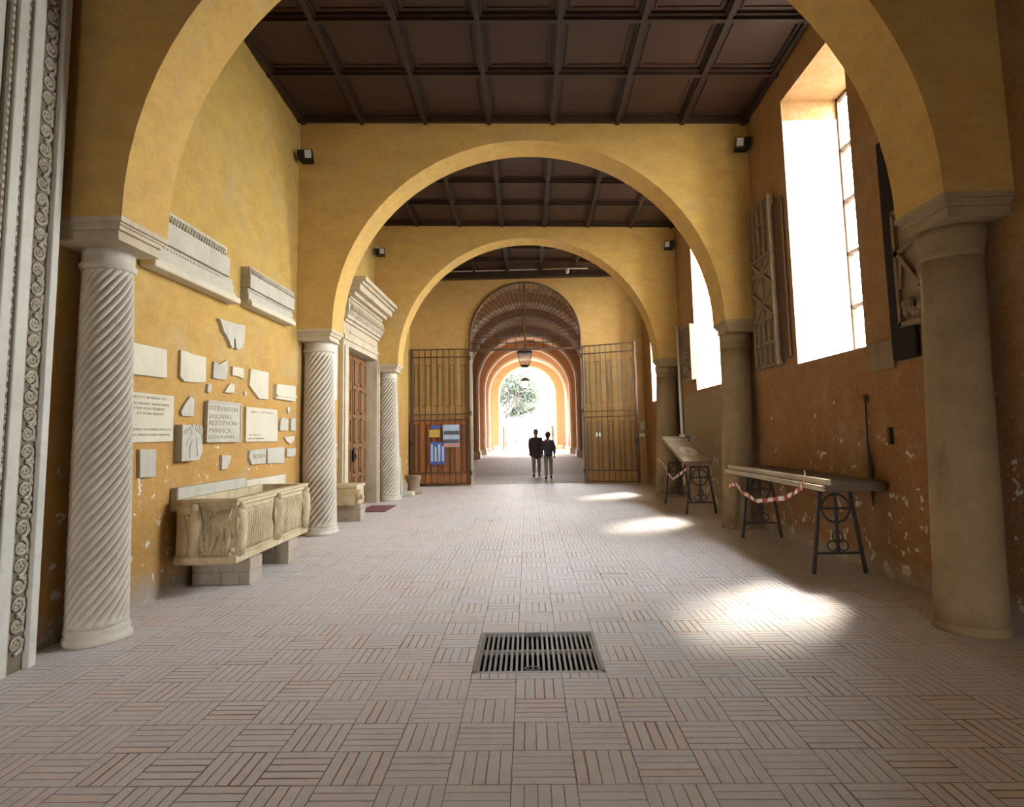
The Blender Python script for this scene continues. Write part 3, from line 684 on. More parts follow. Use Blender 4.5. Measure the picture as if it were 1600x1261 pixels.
m.build('cornice', M['imp'], po, bevel=.012)
dd = MB(); dd.box(-4.10, -4.02, DY0, DY1, 0, DZ); door = struct(dd.build('door_1', M['door'], loc=(-4.07, 13.7, 0)))
for s in (0, 1):
    ya = DY0+.02 + s*1.2; 
    lf = MB(); lf.box(-4.02, -3.99, ya, ya+1.15, .02, DZ-.03); L = lf.build('door_leaf', M['door'], door)
    pn = MB()
    for j in range(5):
        for i in range(2):
            za = .12 + j*.67; y = ya + .08 + i*.53; pn.box(-3.99, -3.965, y, y+.44, za, za+.05); pn.box(-3.99, -3.965, y, y+.44, za+.53, za+.58); pn.box(-3.99, -3.965, y, y+.05, za, za+.58); pn.box(-3.99, -3.965, y+.39, y+.44, za, za+.58); pn.box(-3.99, -3.975, y+.1, y+.34, za+.1, za+.48)
    pn.build('panel_moulding', M['door'], L, bevel=.006)
lk = MB(); lk.box(-3.965, -3.93, 13.62, 13.74, 1.05, 1.32); lk.tube([(-3.93, 13.68, 1.22), (-3.90, 13.68, 1.22), (-3.90, 13.68, 1.12)], .012); lk.build('door_lock', M['black'], door)
m = MB(); m.box(WL, WL+.02, 10.95, 11.95, 2.35, 3.46); tag(m.build('plaster_panel', M['white_trim']), 'whitewashed upright panel on the wall between the second column and the door portal', 'wall panel')

# ------------------------------------------------------------------ reliefs on the right wall
def relief(name, ya, yb, zb, zt, label, kind, th=.10, dark_board=None, xo=.02):
    xo_ = WR-xo; r = empty(name, (xo_-th/2, (ya+yb)/2, zb), label, 'stone relief'); X = xo_-th
    m = MB(); m.box(X+.035, xo_, ya, yb, zb, zt); m.build('slab', M['relief'], r, bevel=.01)
    m = MB(); t = .035
    def bar(y0, z0, y1, z1, w=.05): m.bar((X+.02, y0, z0), (X+.02, y1, z1), w, .045)
    bar(ya+t/2, zb, ya+t/2, zt); bar(yb-t/2, zb, yb-t/2, zt); bar(ya, zb+t/2, yb, zb+t/2); bar(ya, zt-t/2, yb, zt-t/2)
    H = zt-zb; W = yb-ya
    if kind == 'long':
        for i in range(1, 4): bar(ya+W*i/4, zb+H*.66, ya+W*i/4, zt)
        bar(ya, zb+H*.86, yb, zb+H*.86, .03)
        bar(ya, zb+H*.66, yb, zb+H*.66); bar(ya, zb+H*.28, yb, zb+H*.28)
        for q in (0, 1):
            z0 = zb+H*(.28+.19*q); z1 = z0+H*.19
            bar(ya, z0, yb, z1); bar(yb, z0, ya, z1); bar(ya, (z0+z1)/2, yb, (z0+z1)/2, .03); bar((ya+yb)/2, z0, (ya+yb)/2, z1, .03)
        for i in range(1, 4): bar(ya+W*i/4, zb, ya+W*i/4, zb+H*.28)
        bar(ya, zb+H*.14, yb, zb+H*.14, .03)
    elif kind == 'cross':
        bar(ya, zb+H*.70, yb, zb+H*.62); bar(yb-.02, zb+H*.66, ya+.1, zb+H*.30); bar(ya+.12, zb+H*.66, ya+.10, zb+H*.3, .04); bar(yb-.1, zb+H*.6, yb-.05, zb+H*.32, .04)
        for i in range(9): m.blob((X+.02, ya+.08+random.random()*(W-.16), zb+H*(.05+.25*random.random())), .03, .06, .05, 7, 5)
        for i in range(7): m.blob((X+.02, ya+.08+random.random()*(W-.16), zb+H*(.76+.2*random.random())), .03, .05, .04, 7, 5)
    else:
        for i in range(1, 4): bar(ya+W*i/4, zb+H*.5, ya+W*i/4, zt, .04)
        bar(ya, zb+H*.5, yb, zb+H*.5)
        for c in (.13, .36):
            pts = [(X+.02, (ya+yb)/2+W*.32*math.cos(a*PI/8), zb+H*c+H*.10*math.sin(a*PI/8)) for a in range(16)]; m.tube(pts, .02, 5, True)
            m.blob((X+.02, (ya+yb)/2, zb+H*c), .03, .08, .05)
    m.build('lattice_carving', M['relief'], r)
    if dark_board:
        y0, y1, z0, z1 = dark_board; m = MB(); m.box(WR-.05, WR, y0, y1, z0, z1); m.build('backing_and_shade', M['near_black'] if kind == 'cross' else M['iron_brown'], r, bevel=.03)  # near-black board by the cross relief paints in the shade beside it
relief('stone_relief', 8.92, 9.72, 2.55, 5.15, 'tall narrow lattice relief slab just left of the bright large window', 'long', .10, (8.64, 9.2, 2.62, 5.0))
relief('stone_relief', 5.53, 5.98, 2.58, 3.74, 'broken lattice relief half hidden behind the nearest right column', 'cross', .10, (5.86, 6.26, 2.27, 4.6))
relief('stone_relief', 13.5, 14.35, 2.75, 4.0, 'small square lattice relief between the second window and third right column', 'grid')
m = MB(); P = [hit(*p, X=WR-.03) for p in [(1356, 540), (1378, 533), (1396, 531), (1397, 574), (1358, 582)]]; m.prism(P, (.035, 0, 0))
tag(m.build('carved_fragment', M['relief'], bevel=.006), 'small dark carved stone in the wall under the large window corner', 'stone fragment')
# iron rod and hooks on the right wall
m = MB(); m.tube([(WR-.03, 6.84, .75), (WR-.03, 6.84, 1.1), (WR-.035, 6.85, 1.45), (WR-.03, 6.84, 1.9)], [.006, .03, .010, .008], 8); m.blob((WR-.03, 6.84, 1.92), .02, .03, .05)
tag(m.build('iron_rod', M['iron'], smooth=True), 'dark iron rod hanging upright on the right wall above the trestles', 'rod')
m = MB(); m.box(WR-.04, WR, 6.42, 6.47, 1.42, 1.60); tag(m.build('wall_hook', M['iron'], bevel=.008), 'small dark iron hook on the wall right of the hanging rod', 'hook')
m = MB(); m.tube([(WR-.05, 14.86, .3), (WR-.05, 14.86, 4.2)], .035, 10); tag(m.build('drain_pipe', M['white'], smooth=True), 'thin white vertical pipe on the right wall behind the third column', 'pipe')

# ------------------------------------------------------------------ trestles, slabs and barrier tape on the right
def trestle(cx, cy, zt, label):
    r = empty('iron_trestle', (cx, cy, 0), label, 'trestle', 'black iron trestles by the right wall')
    w0, w1 = .285, .16
    for s in (-1, 1): m = MB(); m.bar((cx+s*w0, cy, 0), (cx+s*w1, cy, zt), .035); m.build('leg', M['iron'], r)
    m = MB(); m.bar((cx-w1-.02, cy, zt-.02), (cx+w1+.02, cy, zt-.02), .04); m.bar((cx-w0+.04, cy, .22), (cx+w0-.04, cy, .22), .025); m.bar((cx, cy, .22), (cx, cy, zt-.03), .03); m.bar((cx-.19, cy, zt-.22), (cx+.19, cy, zt-.22), .025)
    m.build('cross_bars', M['iron'], r)
    m = MB(); m.tube([(cx+.155*math.cos(a*PI/12), cy, zt-.22+.155*math.sin(a*PI/12)) for a in range(24)], .013, 6, True)
    for dx, dz in ((-.06, .06), (.06, .06), (0, .16)): m.tube([(cx+dx+.055*math.cos(a*PI/8), cy, .24+dz+.055*math.sin(a*PI/8)) for a in range(16)], .008, 5, True)
    m.build('ring_ornament', M['iron'], r, smooth=True); return r
trestle(3.42, 6.95, .93, 'black iron trestle nearest the camera, with a cross in a ring, under the long slab')
trestle(3.45, 9.25, .93, 'black iron trestle under the far end of the long marble slab')
trestle(3.32, 11.95, .92, 'black iron trestle in front of the low end of the tilted slab')
trestle(3.32, 13.75, .92, 'black iron trestle under the raised end of the tilted slab')
r = empty('marble_slab_table', (3.4, 8.1, .93), 'long dark marble slab lying across two iron trestles along the right wall', 'stone slab')
m = MB(); m.hexa([(3.12, 6.55, .93), (3.78, 6.55, .93), (3.78, 9.7, .93), (3.12, 9.7, .93)], [(3.12, 6.55, 1.0), (3.78, 6.55, 1.04), (3.78, 9.7, 1.04), (3.12, 9.7, 1.0)]); m.build('slab_body', M['dark_slab'], r, bevel=.01)
m = MB(); m.box(3.085, 3.14, 6.55, 9.7, .965, .995); m.box(3.10, 3.14, 6.55, 9.7, .935, .965); m.box(3.14, 3.2, 6.55, 9.7, .995, 1.06); m.build('edge_moulding', M['imp'], r, bevel=.01)
r = empty('tilted_slab', (3.33, 12.9, .94), 'carved tan slab tilted up on two trestles with a white sheet on its corner', 'stone slab')
A = [(3.04, 12.05, .945), (3.60, 12.05, .945), (3.60, 13.95, 1.42), (3.04, 13.95, 1.42)]; nrm = Vector((0, -.24, .97))*.07
m = MB(); m.hexa(A, [Vector(a)+nrm for a in A]); m.build('slab_body', M['relief'], r, bevel=.008)
m = MB()
def SP(u, v, d=.075): return Vector(A[0]) + (Vector(A[1])-Vector(A[0]))*u + (Vector(A[3])-Vector(A[0]))*v + nrm*(d/.07)
for v in (.86, .94, .70): m.bar(SP(.04, v), SP(.96, v), .03, .02)
for i in range(6): m.tube([SP(.5+.38*math.cos(j*PI/6)*(.3+.1*i), .35+.2*math.sin(j*PI/6)*(.3+.1*i)) for j in range(12)], .008, 5, True)
for i in range(8): m.blob(SP(.1+.11*i, .80), .03, .03, .02, 6, 4)
m.build('slab_carving', M['imp'], r)
m = MB(); m.prism([SP(.72, .90, .10), SP(1.0, .90, .10), SP(1.0, 1.0, .10), SP(.72, 1.0, .10)], (0, 0, .006)); tag(m.build('paper_sheet', M['paper']), 'white sheet lying on the upper corner of the tilted slab', 'paper')
m = MB(); m.prism([SP(.9, .80, .11), SP(1.03, .80, .11), SP(1.03, .92, .11), SP(.9, .92, .11)], (0, 0, .02)); tag(m.build('blue_folder', M['blue']), 'dark blue folder beside the white sheet on the tilted slab', 'folder')
def tape(pts, label, w=.05):
    P = [Vector(p) for p in pts]; Q = []
    for i in range(len(P)-1):
        for k in range(10):
            t = k/10; q = P[i].lerp(P[i+1], t); q.z -= .0; Q.append(q)
    Q.append(P[-1]); m = MB()
    for i in range(len(Q)-1):
        a, b = Q[i], Q[i+1]; m.cur = (i//2) % 2; tw = math.sin(i*.6)*.012
        m.hexa([a+Vector((-.002, 0, -w/2)), a+Vector((.002, 0, -w/2)), b+Vector((.002, 0, -w/2)), b+Vector((-.002, 0, -w/2))], [a+Vector((-.002+tw, 0, w/2)), a+Vector((.002+tw, 0, w/2)), b+Vector((.002+tw, 0, w/2)), b+Vector((-.002+tw, 0, w/2))])
    tag(m.build('barrier_tape', [M['red'], M['paper']]), label, 'tape')
tape([(2.97, 14.2, .98), (3.02, 13.72, .90), (2.99, 13.2, .70), (2.98, 12.7, .62), (3.0, 12.3, .72), (3.1, 11.93, .90)], 'red and white barrier tape drooping between the trestles of the tilted slab')
tape([(3.05, 9.5, .74), (3.1, 9.22, .80), (3.03, 8.8, .72), (3.02, 8.2, .66), (3.05, 7.4, .78), (3.08, 7.0, .93), (3.07, 6.85, 1.12)], 'red and white barrier tape under the long slab, knotted at its near end')

# ------------------------------------------------------------------ floodlights
def flood(x, y, z, sx, label):
    r = empty('floodlight', (x, y, z), label, 'floodlight', 'small black floodlights on the arch walls')
    m = MB(); a = .30; ca, sa = math.cos(a), math.sin(a)
    def R(u, v, w): return (x + u*sx, y + v*ca - w*sa, z + v*sa*-1 + w*ca)
    b = [R(-.13, -.07, -.08), R(.13, -.07, -.08), R(.10, .10, -.05), R(-.10, .10, -.05)]; t = [R(-.13, -.07, .08), R(.13, -.07, .08), R(.10, .10, .06), R(-.10, .10, .06)]
    m.hexa(b, t); m.build('housing', M['black'], r, bevel=.01)
    m = MB(); m.hexa([R(.0, -.08, -.06), R(.11, -.08, -.06), R(.11, -.07, -.06), R(.0, -.07, -.06)], [R(.0, -.08, .06), R(.11, -.08, .06), R(.11, -.07, .06), R(.0, -.07, .06)]); m.build('lamp_face', M['lampglass'], r)
    m = MB(); m.bar((x-sx*.02, y+.05, z+.0), (x-sx*.10, y+.12, z+.12), .03); m.box(min(x-sx*.14, x-sx*.08), max(x-sx*.14, x-sx*.08), y+.08, y+.16, z+.08, z+.18); m.build('bracket', M['white'] if sx > 0 else M['black'], r)
flood(-3.62, 9.64, 6.30, 1, 'black floodlight on the left end of the second arch wall')
flood(3.64, 9.64, 6.28, -1, 'black floodlight on the right end of the second arch wall, by the bright window')
flood(-3.62, 14.77, 6.22, 1, 'black floodlight on the left end of the third arch wall')
flood(3.62, 14.77, 6.20, -1, 'black floodlight on the right end of the third arch wall')
m = MB(); m.tube([(WL+.015, 9.80, 6.45), (WL+.015, 9.80, 6.98)], .01, 6); tag(m.build('cable', M['white']), 'thin pale cable rising from the nearest left floodlight to the ceiling', 'cable')
m = MB(); m.tube([(.6, 18.7, 6.78), (1.3, 18.6, 6.76), (2.0, 18.7, 6.77)], .02, 6); m.blob((1.35, 18.6, 6.68), .06, .06, .1); m.tube([(1.35, 18.6, 6.78), (1.35, 18.6, 6.6)], .015, 6)
tag(m.build('ceiling_lamp_bracket', M['imp'], smooth=True), 'pale pipe with a small lamp bracket under the far ceiling above the gates', 'lamp bracket')

# ------------------------------------------------------------------ drain grate
r = empty('drain_grate', ((GX0+GX1)/2, (GY0+GY1)/2, 0), 'rectangular steel drain grate with two rows of bars set in the brick floor', 'grate')
m = MB(); w = .025
m.box(GX0, GX1, GY0, GY0+w, -.03, .006); m.box(GX0, GX1, GY1-w, GY1, -.03, .006); m.box(GX0, GX0+w, GY0, GY1, -.03, .006); m.box(GX1-w, GX1, GY0, GY1, -.03, .006)
m.box(GX0, GX1, (GY0+GY1)/2+.0, (GY0+GY1)/2+.018, -.03, .003); m.build('grate_frame', M['steel'], r, bevel=.003)
for i in range(23):
    x = GX0+w+.010 + i*(GX1-GX0-2*w-.022)/22.0
    m = MB(); m.box(x-.0075, x+.0095, GY0+w, GY1-w, -.035, .0); m.build('grate_bar', M['steel'], r)
for y in (GY0+.07, GY1-.07): m = MB(); m.tube([(.0+.055*math.cos(a*PI/10), y+.03*math.sin(a*PI/10), .004) for a in range(20)], .005, 5, True); m.build('lifting_ring', M['steel'], r)
m = MB(); m.box(GX0-.06, GX1+.06, GY0-.06, GY1+.06, -.65, -.6); m.box(GX0-.06, GX0, GY0-.06, GY1+.06, -.6, -.03); m.box(GX1, GX1+.06, GY0-.06, GY1+.06, -.6, -.03); m.box(GX0, GX1, GY0-.06, GY0, -.6, -.03); m.box(GX0, GX1, GY1, GY1+.06, -.6, -.03)
m.build('drain_pit', M['near_black'], r)

# ------------------------------------------------------------------ iron gates and lunette at the far end
def gate(hx, hy, ex, ey, zt, label, wooden):
    r = empty('iron_gate_leaf', (hx, hy, 0), label, 'gate'); d = Vector((ex-hx, ey-hy, 0)); L = d.length; d.normalize()
    P = lambda u, z: (hx+d.x*u, hy+d.y*u, z)
    m = MB(); 
    for u in (0.02, L-.02): m.bar(P(u, .04), P(u, zt), .05)
    for z in (.08, .42, 2.10, 2.28, zt-.28, zt-.03): m.bar(P(0, z), P(L, z), .035)
    m.bar(P(L-.03, .04), P(L-.03, zt), .06); m.build('gate_frame', M['iron_brown'], r)
    m = MB(); n = 10; U = [L*(i+.5)/n for i in range(n)]
    for i, u in enumerate(U): 
        m.bar(P(u, .08), P(u, zt-.03), .018)
    for i in range(0, n-1, 2):      # key-pattern hairpins
        u0, u1 = U[i], U[i+1]; z0, z1 = (2.55, zt-.55)
        q = .04; m.bar(P(u0+q, z0), P(u0+q, z1), .016); m.bar(P(u1-q, z0), P(u1-q, z1), .016); m.bar(P(u0+q, z1), P(u1-q, z1), .016); m.bar(P(u1-q, z0), P(min(u1+q+.06, L), z0), .016)
        m.bar(P(u0+q, .45), P(u0+q, 1.95), .016); m.bar(P(u1-q, .45), P(u1-q, 1.95), .016); m.bar(P(u0+q, 1.95), P(u1-q, 1.95), .016)
    m.build('bars', M['iron'], r)
    m = MB(); m.bar(P(L-.1, 1.35), P(L+.0, 1.35), .12, .10); m.build('lock_box', M['iron'], r)
    for z in (.4, 2.3, 4.1): m = MB(); m.tube([P(-.01, z-.07), P(-.01, z+.07)], .035, 8); m.build('hinge', M['iron'], r)
    if wooden:
        m = MB()
        for i in range(12):
            a, b = L*i/12+.003, L*(i+1)/12-.003; y = .035; m.hexa([P(a, .1), P(b, .1), Vector(P(b, .1))+Vector((0, .03, 0)), Vector(P(a, .1))+Vector((0, .03, 0))], [P(a, 2.1), P(b, 2.1), Vector(P(b, 2.1))+Vector((0, .03, 0)), Vector(P(a, 2.1))+Vector((0, .03, 0))])
        o = m.build('wooden_boards', M['gate_wood'], r)
        for v in o.data.vertices: v.co.y += .03
    return P, L
GZ = 4.42
P, L = gate(-1.84, 19.42, -3.76, 19.36, GZ, 'left iron gate leaf folded against the end wall, with boarded lower half and posters', True)
# posters and plate hung on the left leaf
def sheet(u, z0, w, h, mat, name, label, cat, th=.012):
    m = MB(); x = -1.84-u; m.box(x-w, x, 19.30, 19.30+th, z0, z0+h); return tag(m.build(name, mat), label, cat)
def pz(py): return hit(690, py, Y=19.3).z
def pxx(px): return hit(px, 690, Y=19.3).x
PN = [0]
def poster(x0, x1, y0, y1, mat, name, label, cat):
    m = MB(); m.box(pxx(x0), pxx(x1), 19.29, 19.31, pz(y1), pz(y0)); return tag(m.build(name, mat), label, cat)
k = 1/3.1525
o = poster(620+228*k, 620+308*k, 380+895*k, 380+1005*k, M['lblue'], 'poster', 'pale blue poster sheet with photo rows, upper right on the left gate leaf', 'poster')
for j, zz in enumerate((.30, .62)):
    m = MB()
    for i in range(4):
        a = pxx(620+(232+i*19)*k); z = pz(380+(925+j*42)*k); m.box(a, a+.12, 19.282, 19.29, z-.12, z)
    m.build('photo_row', M['photo'], o)
m = MB(); m.box(pxx(620+230*k), pxx(620+306*k), 19.283, 19.289, pz(380+1003*k), pz(380+988*k)); m.build('red_strip', M['pink'], o)
o = poster(620+163*k, 620+238*k, 380+980*k, 380+1090*k, M['blue'], 'poster', 'deep blue poster hanging lowest on the left gate leaf', 'poster')
m = MB()
for i in range(4): a = pxx(620+(168+i*18)*k); m.box(a, a+.07, 19.282, 19.29, pz(380+1075*k), pz(380+(990+12*(i % 2))*k))
m.build('pale_strips', M['lblue'], o)
poster(620+168*k, 620+215*k, 380+897*k, 380+915*k, M['blue'], 'notice', 'narrow blue notice above the yellow plate on the left gate leaf', 'notice')
o = poster(620+160*k, 620+212*k, 380+918*k, 380+955*k, M['yellow'], 'notice_plate', 'yellow plate on the left gate leaf under the narrow blue notice', 'plate')
m = MB()
for i in range(3): zz = pz(380+(926+8*i)*k); m.box(pxx(620+168*k), pxx(620+204*k), 19.284, 19.29, zz-.012, zz)
m.build('writing', M['text'], o)
P2, L2 = gate(1.80, 19.45, 3.42, 18.75, GZ, 'right iron gate leaf swung open into the hall, with key-pattern bars', False)
m = MB(); 
for p in (P2(.42, 1.55), P2(.52, 1.55)): m.box(p[0]-.025, p[0]+.025, p[1]-.03, p[1]-.01, 1.48, 1.6)
tag(m.build('gate_tag', M['paper']), 'pair of tiny white tags on the right gate leaf', 'tag')
m = MB(); m.box(3.62, 3.78, YE-.05, YE, 1.66, 1.92); tag(m.build('wall_switch_box', M['imp'], bevel=.008), 'small pale box on the end wall right of the open gate leaf', 'box')
m = MB(); m.box(3.58, 3.76, YE-.04, YE, 1.45, 1.55); tag(m.build('wall_sign', M['paper'], bevel=.004), 'small pale plate just below the box on the end wall', 'sign')
# lunette grille
lx, lr, lz, lb = -.02, 1.80, 4.78, 4.36
r = empty('lunette_grille', (lx, YE-.02, lb), 'semicircular iron grille of radiating bars in the arch above the gate opening', 'grille')
m = MB(); y = YE-.03
m.tube([(lx-lr, y, lb)] + [(lx-lr*math.cos(PI*i/32), y, lz+lr*math.sin(PI*i/32)) for i in range(33)] + [(lx+lr, y, lb)], .035, 6)
m.bar((lx-lr-.03, y, lb), (lx+lr+.03, y, lb), .07); m.bar((lx, y, lb), (lx, y, lz+lr), .07); m.build('arched_frame', M['iron_brown'], r)
m = MB()
for z in (4.58, 4.78): m.bar((lx-lr, y, z), (lx+lr, y, z), .025)
for i in range(1, 12): m.bar((lx-lr+i*lr/6, y, lb), (lx-lr+i*lr/6, y, 4.78), .02)
n = 32
for i in range(1, n):
    a = PI*i/n; r0 = .35 if i % 2 else .18; m.bar((lx-r0*math.cos(a), y, lz+r0*math.sin(a)), (lx-lr*math.cos(a), y, lz+lr*math.sin(a)), .018)
for rr in (1.58,):
    for i in range(0, n, 2):
        pts = [(lx-rr*math.cos(PI*(i+j)/n), y, lz+rr*math.sin(PI*(i+j)/n)) for j in (0, 1)]; m.bar(pts[0], pts[1], .018)
for i in range(0, n-1, 4):
    pts = [(lx-1.25*math.cos(PI*(i+j)/n), y, lz+1.25*math.sin(PI*(i+j)/n)) for j in (1, 2)]; m.bar(pts[0], pts[1], .018)
m.build('radial_bars', M['iron'], r)
# door posts of pale stone at the gate opening
for x0, x1, lab in ((-1.88, -1.76, 'left'), (1.76, 1.88, 'right')):
    m = MB(); m.box(x0, x1, YE-.07, YE-.005, 0, 4.32)
    tag(m.build('gate_post', M['imp'], bevel=.01), 'pale stone post on the %s side of the gate opening' % lab, 'post')

# ------------------------------------------------------------------ brick arcade beyond the gates
Y0 = YE+.55
fm = MB()
fm.box(-4.2, 4.2, YE+.1, 23.6, -.3, 0); fm.hexa([(-4.2, 23.6, -.3), (4.2, 23.6, -.3), (4.2, 29.4, -.3), (-4.2, 29.4, -.3)], [(-4.2, 23.6, 0), (4.2, 23.6, 0), (4.2, 29.4, .48), (-4.2, 29.4, .48)]); fm.box(-4.2, 4.2, 29.4, 44.2, -.3, .48)
struct(fm.build('floor_2', M['pave'], loc=(0, 0, 0)))
ARC = [(22.3, 2.38, .0), (25.0, 2.38, .11), (29.4, 2.38, .48), (34.0, 2.38, .48), (38.0, 2.38, .48), (43.5, 1.98, .48)]
for k, (y, w, z0) in enumerate(ARC):
    zs = 6.42 - w; cx = .02
    arch_wall('wall_arcade_%d' % (k+1), -3.3, 3.3, y, y+.55, 0, 7.3, cx, w, zs, M['cream'], 32, mats=[M['brick'], M['brick']])
    # white edge band around the arch and plinths
    m = MB(); n = 32
    for i in range(n):
        a0, a1 = PI*i/n, PI*(i+1)/n; R0, R1 = w-.0, w+.11
        q = [(cx-R0*math.cos(a0), zs+R0*math.sin(a0)), (cx-R0*math.cos(a1), zs+R0*math.sin(a1)), (cx-R1*math.cos(a1), zs+R1*math.sin(a1)), (cx-R1*math.cos(a0), zs+R1*math.sin(a0))]
        m.hexa([(x, y-.02, z) for x, z in q], [(x, y+.0, z) for x, z in q])
    for s in (-1, 1):
        xa, xb = sorted((cx+s*w, cx+s*(w+.11))); m.box(xa, xb, y-.02, y, z0, zs)
    struct(m.build('trim_arch_%d' % (k+1), M['white_trim'], loc=(0, 0, 0)))
    m = MB()
    for s in (-1, 1):
        xa, xb = sorted((cx+s*(w-.06), cx+s*(w+.5))); m.box(xa, xb, y-.06, y+.6, z0-.1, z0+.32)
    struct(m.build('baseboard_%d' % (k+1), M['white_trim'], loc=(0, 0, 0)))
# side walls and barrel vaults between the ribs
m = MB(); m.box(-3.4, -3.0, Y0, 43.6, 0, 7.3); struct(m.build('wall_arcade_left', M['cream'], loc=(0, 0, 0)))
m = MB()
for a, b in ((Y0, 35.4), (37.2, 43.6)): m.box(3.0, 3.4, a, b, 0, 7.3)
for a, b in ((35.4, 37.2),): m.box(3.0, 3.4, a, b, 0, 1.5); m.box(3.0, 3.4, a, b, 4.2, 7.3)  # unseen side opening added to brighten the arcade
struct(m.build('wall_arcade_right', M['cream'], loc=(0, 0, 0)))
m = MB(); n = 24; R = 3.0; zs = 3.9
for i in range(n):
    a0, a1 = PI*i/n, PI*(i+1)/n
    q = [(-R*math.cos(a0), zs+R*math.sin(a0)), (-R*math.cos(a1), zs+R*math.sin(a1)), (-(R+.15)*math.cos(a1), zs+(R+.15)*math.sin(a1)), (-(R+.15)*math.cos(a0), zs+(R+.15)*math.sin(a0))]
    m.hexa([(x, Y0, z) for x, z in q], [(x, 43.6, z) for x, z in q])
struct(m.build('ceiling_arcade', M['cream'], loc=(0, 0, 0)))
def lantern(x, y, z, s, ztop, label):
    r = empty('hanging_lantern', (x, y, z), label, 'lantern', 'lanterns hung along the arcade')
    def fr(w, zz): return [(x+a*w, y+b*w, zz) for a, b in ((-1, -1), (1, -1), (1, 1), (-1, 1))]
    m = MB(); m.hexa(fr(.18*s, z), fr(.30*s, z+.52*s)); m.build('glass_body', M['milk'], r)
    m = MB()
    for a, b in zip(fr(.185*s, z), fr(.305*s, z+.52*s)): m.bar(a, b, .02*s)
    for w, zz in ((.19, z), (.31, z+.52*s)):
        c = fr(w*s, zz)
        for i in range(4): m.bar(c[i], c[(i+1) % 4], .024*s)
    m.hexa(fr(.33*s, z+.54*s), fr(.10*s, z+.74*s)); m.hexa(fr(.12*s, z-.08*s), fr(.16*s, z)); m.build('lantern_frame', M['iron'], r)
    m = MB(); m.tube([(x, y, z+.70*s), (x, y, ztop)], .014, 6); m.build('chain', M['iron'], r)
c1 = hit(820, 571, Y=25.25); lantern(c1.x, 25.3, c1.z, 1.0, 6.42, 'large hanging lantern nearest the gates, high under the arcade')
c2 = hit(820.5, 607, Y=38.2); lantern(c2.x, 38.25, c2.z, .92, 6.42, 'smaller looking hanging lantern seen against the sky at the arcade end')
for x, lab in ((-1.72, 'left'), (1.78, 'right')):
    m = MB(); m.box(x-.09, x+.09, 43.2, 43.4, .48, 2.1); m.box(x-.11, x+.11, 43.18, 43.42, 2.1, 2.16)
    tag(m.build('end_post', M['relief'], bevel=.01), 'dark upright post on the %s of the bright far opening' % lab, 'post')

# outside: ground, road-side wall, trees, a distant house
m = MB(); m.box(-60, 60, 44.2, 160, -.1, .47); m.box(-60, -4.2, 19.6, 44.2, -.1, .1); m.box(5.2, 60, -30, 44.2, -.2, .02); m.box(-60, 60, -40, -9, -.2, .0)
struct(m.build('ground', M['gravel'], loc=(0, 0, 0)))
def branch(m, a, d, L, r, depth, tips):
    b = a + d*L; mid = (a+b)/2 + Vector((random.uniform(-.1, .1), random.uniform(-.1, .1), 0))*L*.4
    m.tube([a, mid, b], [r, r*.85, r*.65], 6)
    if depth == 0: tips.append(b); return
    for i in range(3):
        nd = (d + Vector((random.uniform(-.8, .8), random.uniform(-.8, .8), random.uniform(-.15, .5)))).normalized(); branch(m, b, nd, L*.70, r*.6, depth-1, tips)
def tree(x, y, h, label, seed, spread=1.0, leaves=60):
    random.seed(seed); r = empty('park_tree', (x, y, .45), label, 'tree'); m = MB(); tips = []
    branch(m, Vector((x, y, .45)), Vector((0, 0, 1)), h*.34, h*.02, 4, tips); m.build('trunk', M['bark'], r, smooth=True)
    f = MB()
    for t in tips:
        for i in range(leaves):
            c = t + Vector((random.gauss(0, 1), random.gauss(0, 1), random.gauss(0, .8)))*h*.06*spread
            u = Vector((random.gauss(0, 1), random.gauss(0, 1), random.gauss(0, 1))).normalized()*.15; v = u.orthogonal().normalized()*.09
            f.add([c-u, c+v, c+u, c-v], [(0, 1, 2, 3)])
    f.build('foliage', M['leaf'], r)
tree(-2.2, 62, 8.2, 'large leafy tree outside, filling the left of the far bright opening', 5, 1.3, 45)
tree(-1.3, 66, 6.6, 'mid-sized tree outside between the tall leafy tree and the lower one', 21, 1.4, 45)
tree(.1, 70, 5.2, 'smaller tree outside in the middle of the far bright opening', 9, 1.3, 45)
random.seed(3)
m = MB(); m.box(-14, 1.0, 78, 78.4, .4, 1.7); tag(m.build('garden_wall', M['white_trim']), 'low pale wall across the background behind the trees', 'wall')
r = empty('distant_house', (4.6, 95, .45), 'pale low house far away at the right of the bright opening', 'house')
m = MB(); m.box(1.8, 8.5, 92, 98, .4, 2.6); m.build('house_wall', M['white_trim'], r)
m = MB(); m.prism([(1.4, 91.5, 2.6), (8.9, 91.5, 2.6), (8.2, 95, 3.7), (2.2, 95, 3.7)], (0, 3, .0)); m.build('roof', M['slab_g'], r)
m = MB(); m.box(3.0, 4.2, 91.95, 92, 1.2, 2.0); m.build('window', M['iron'], r)

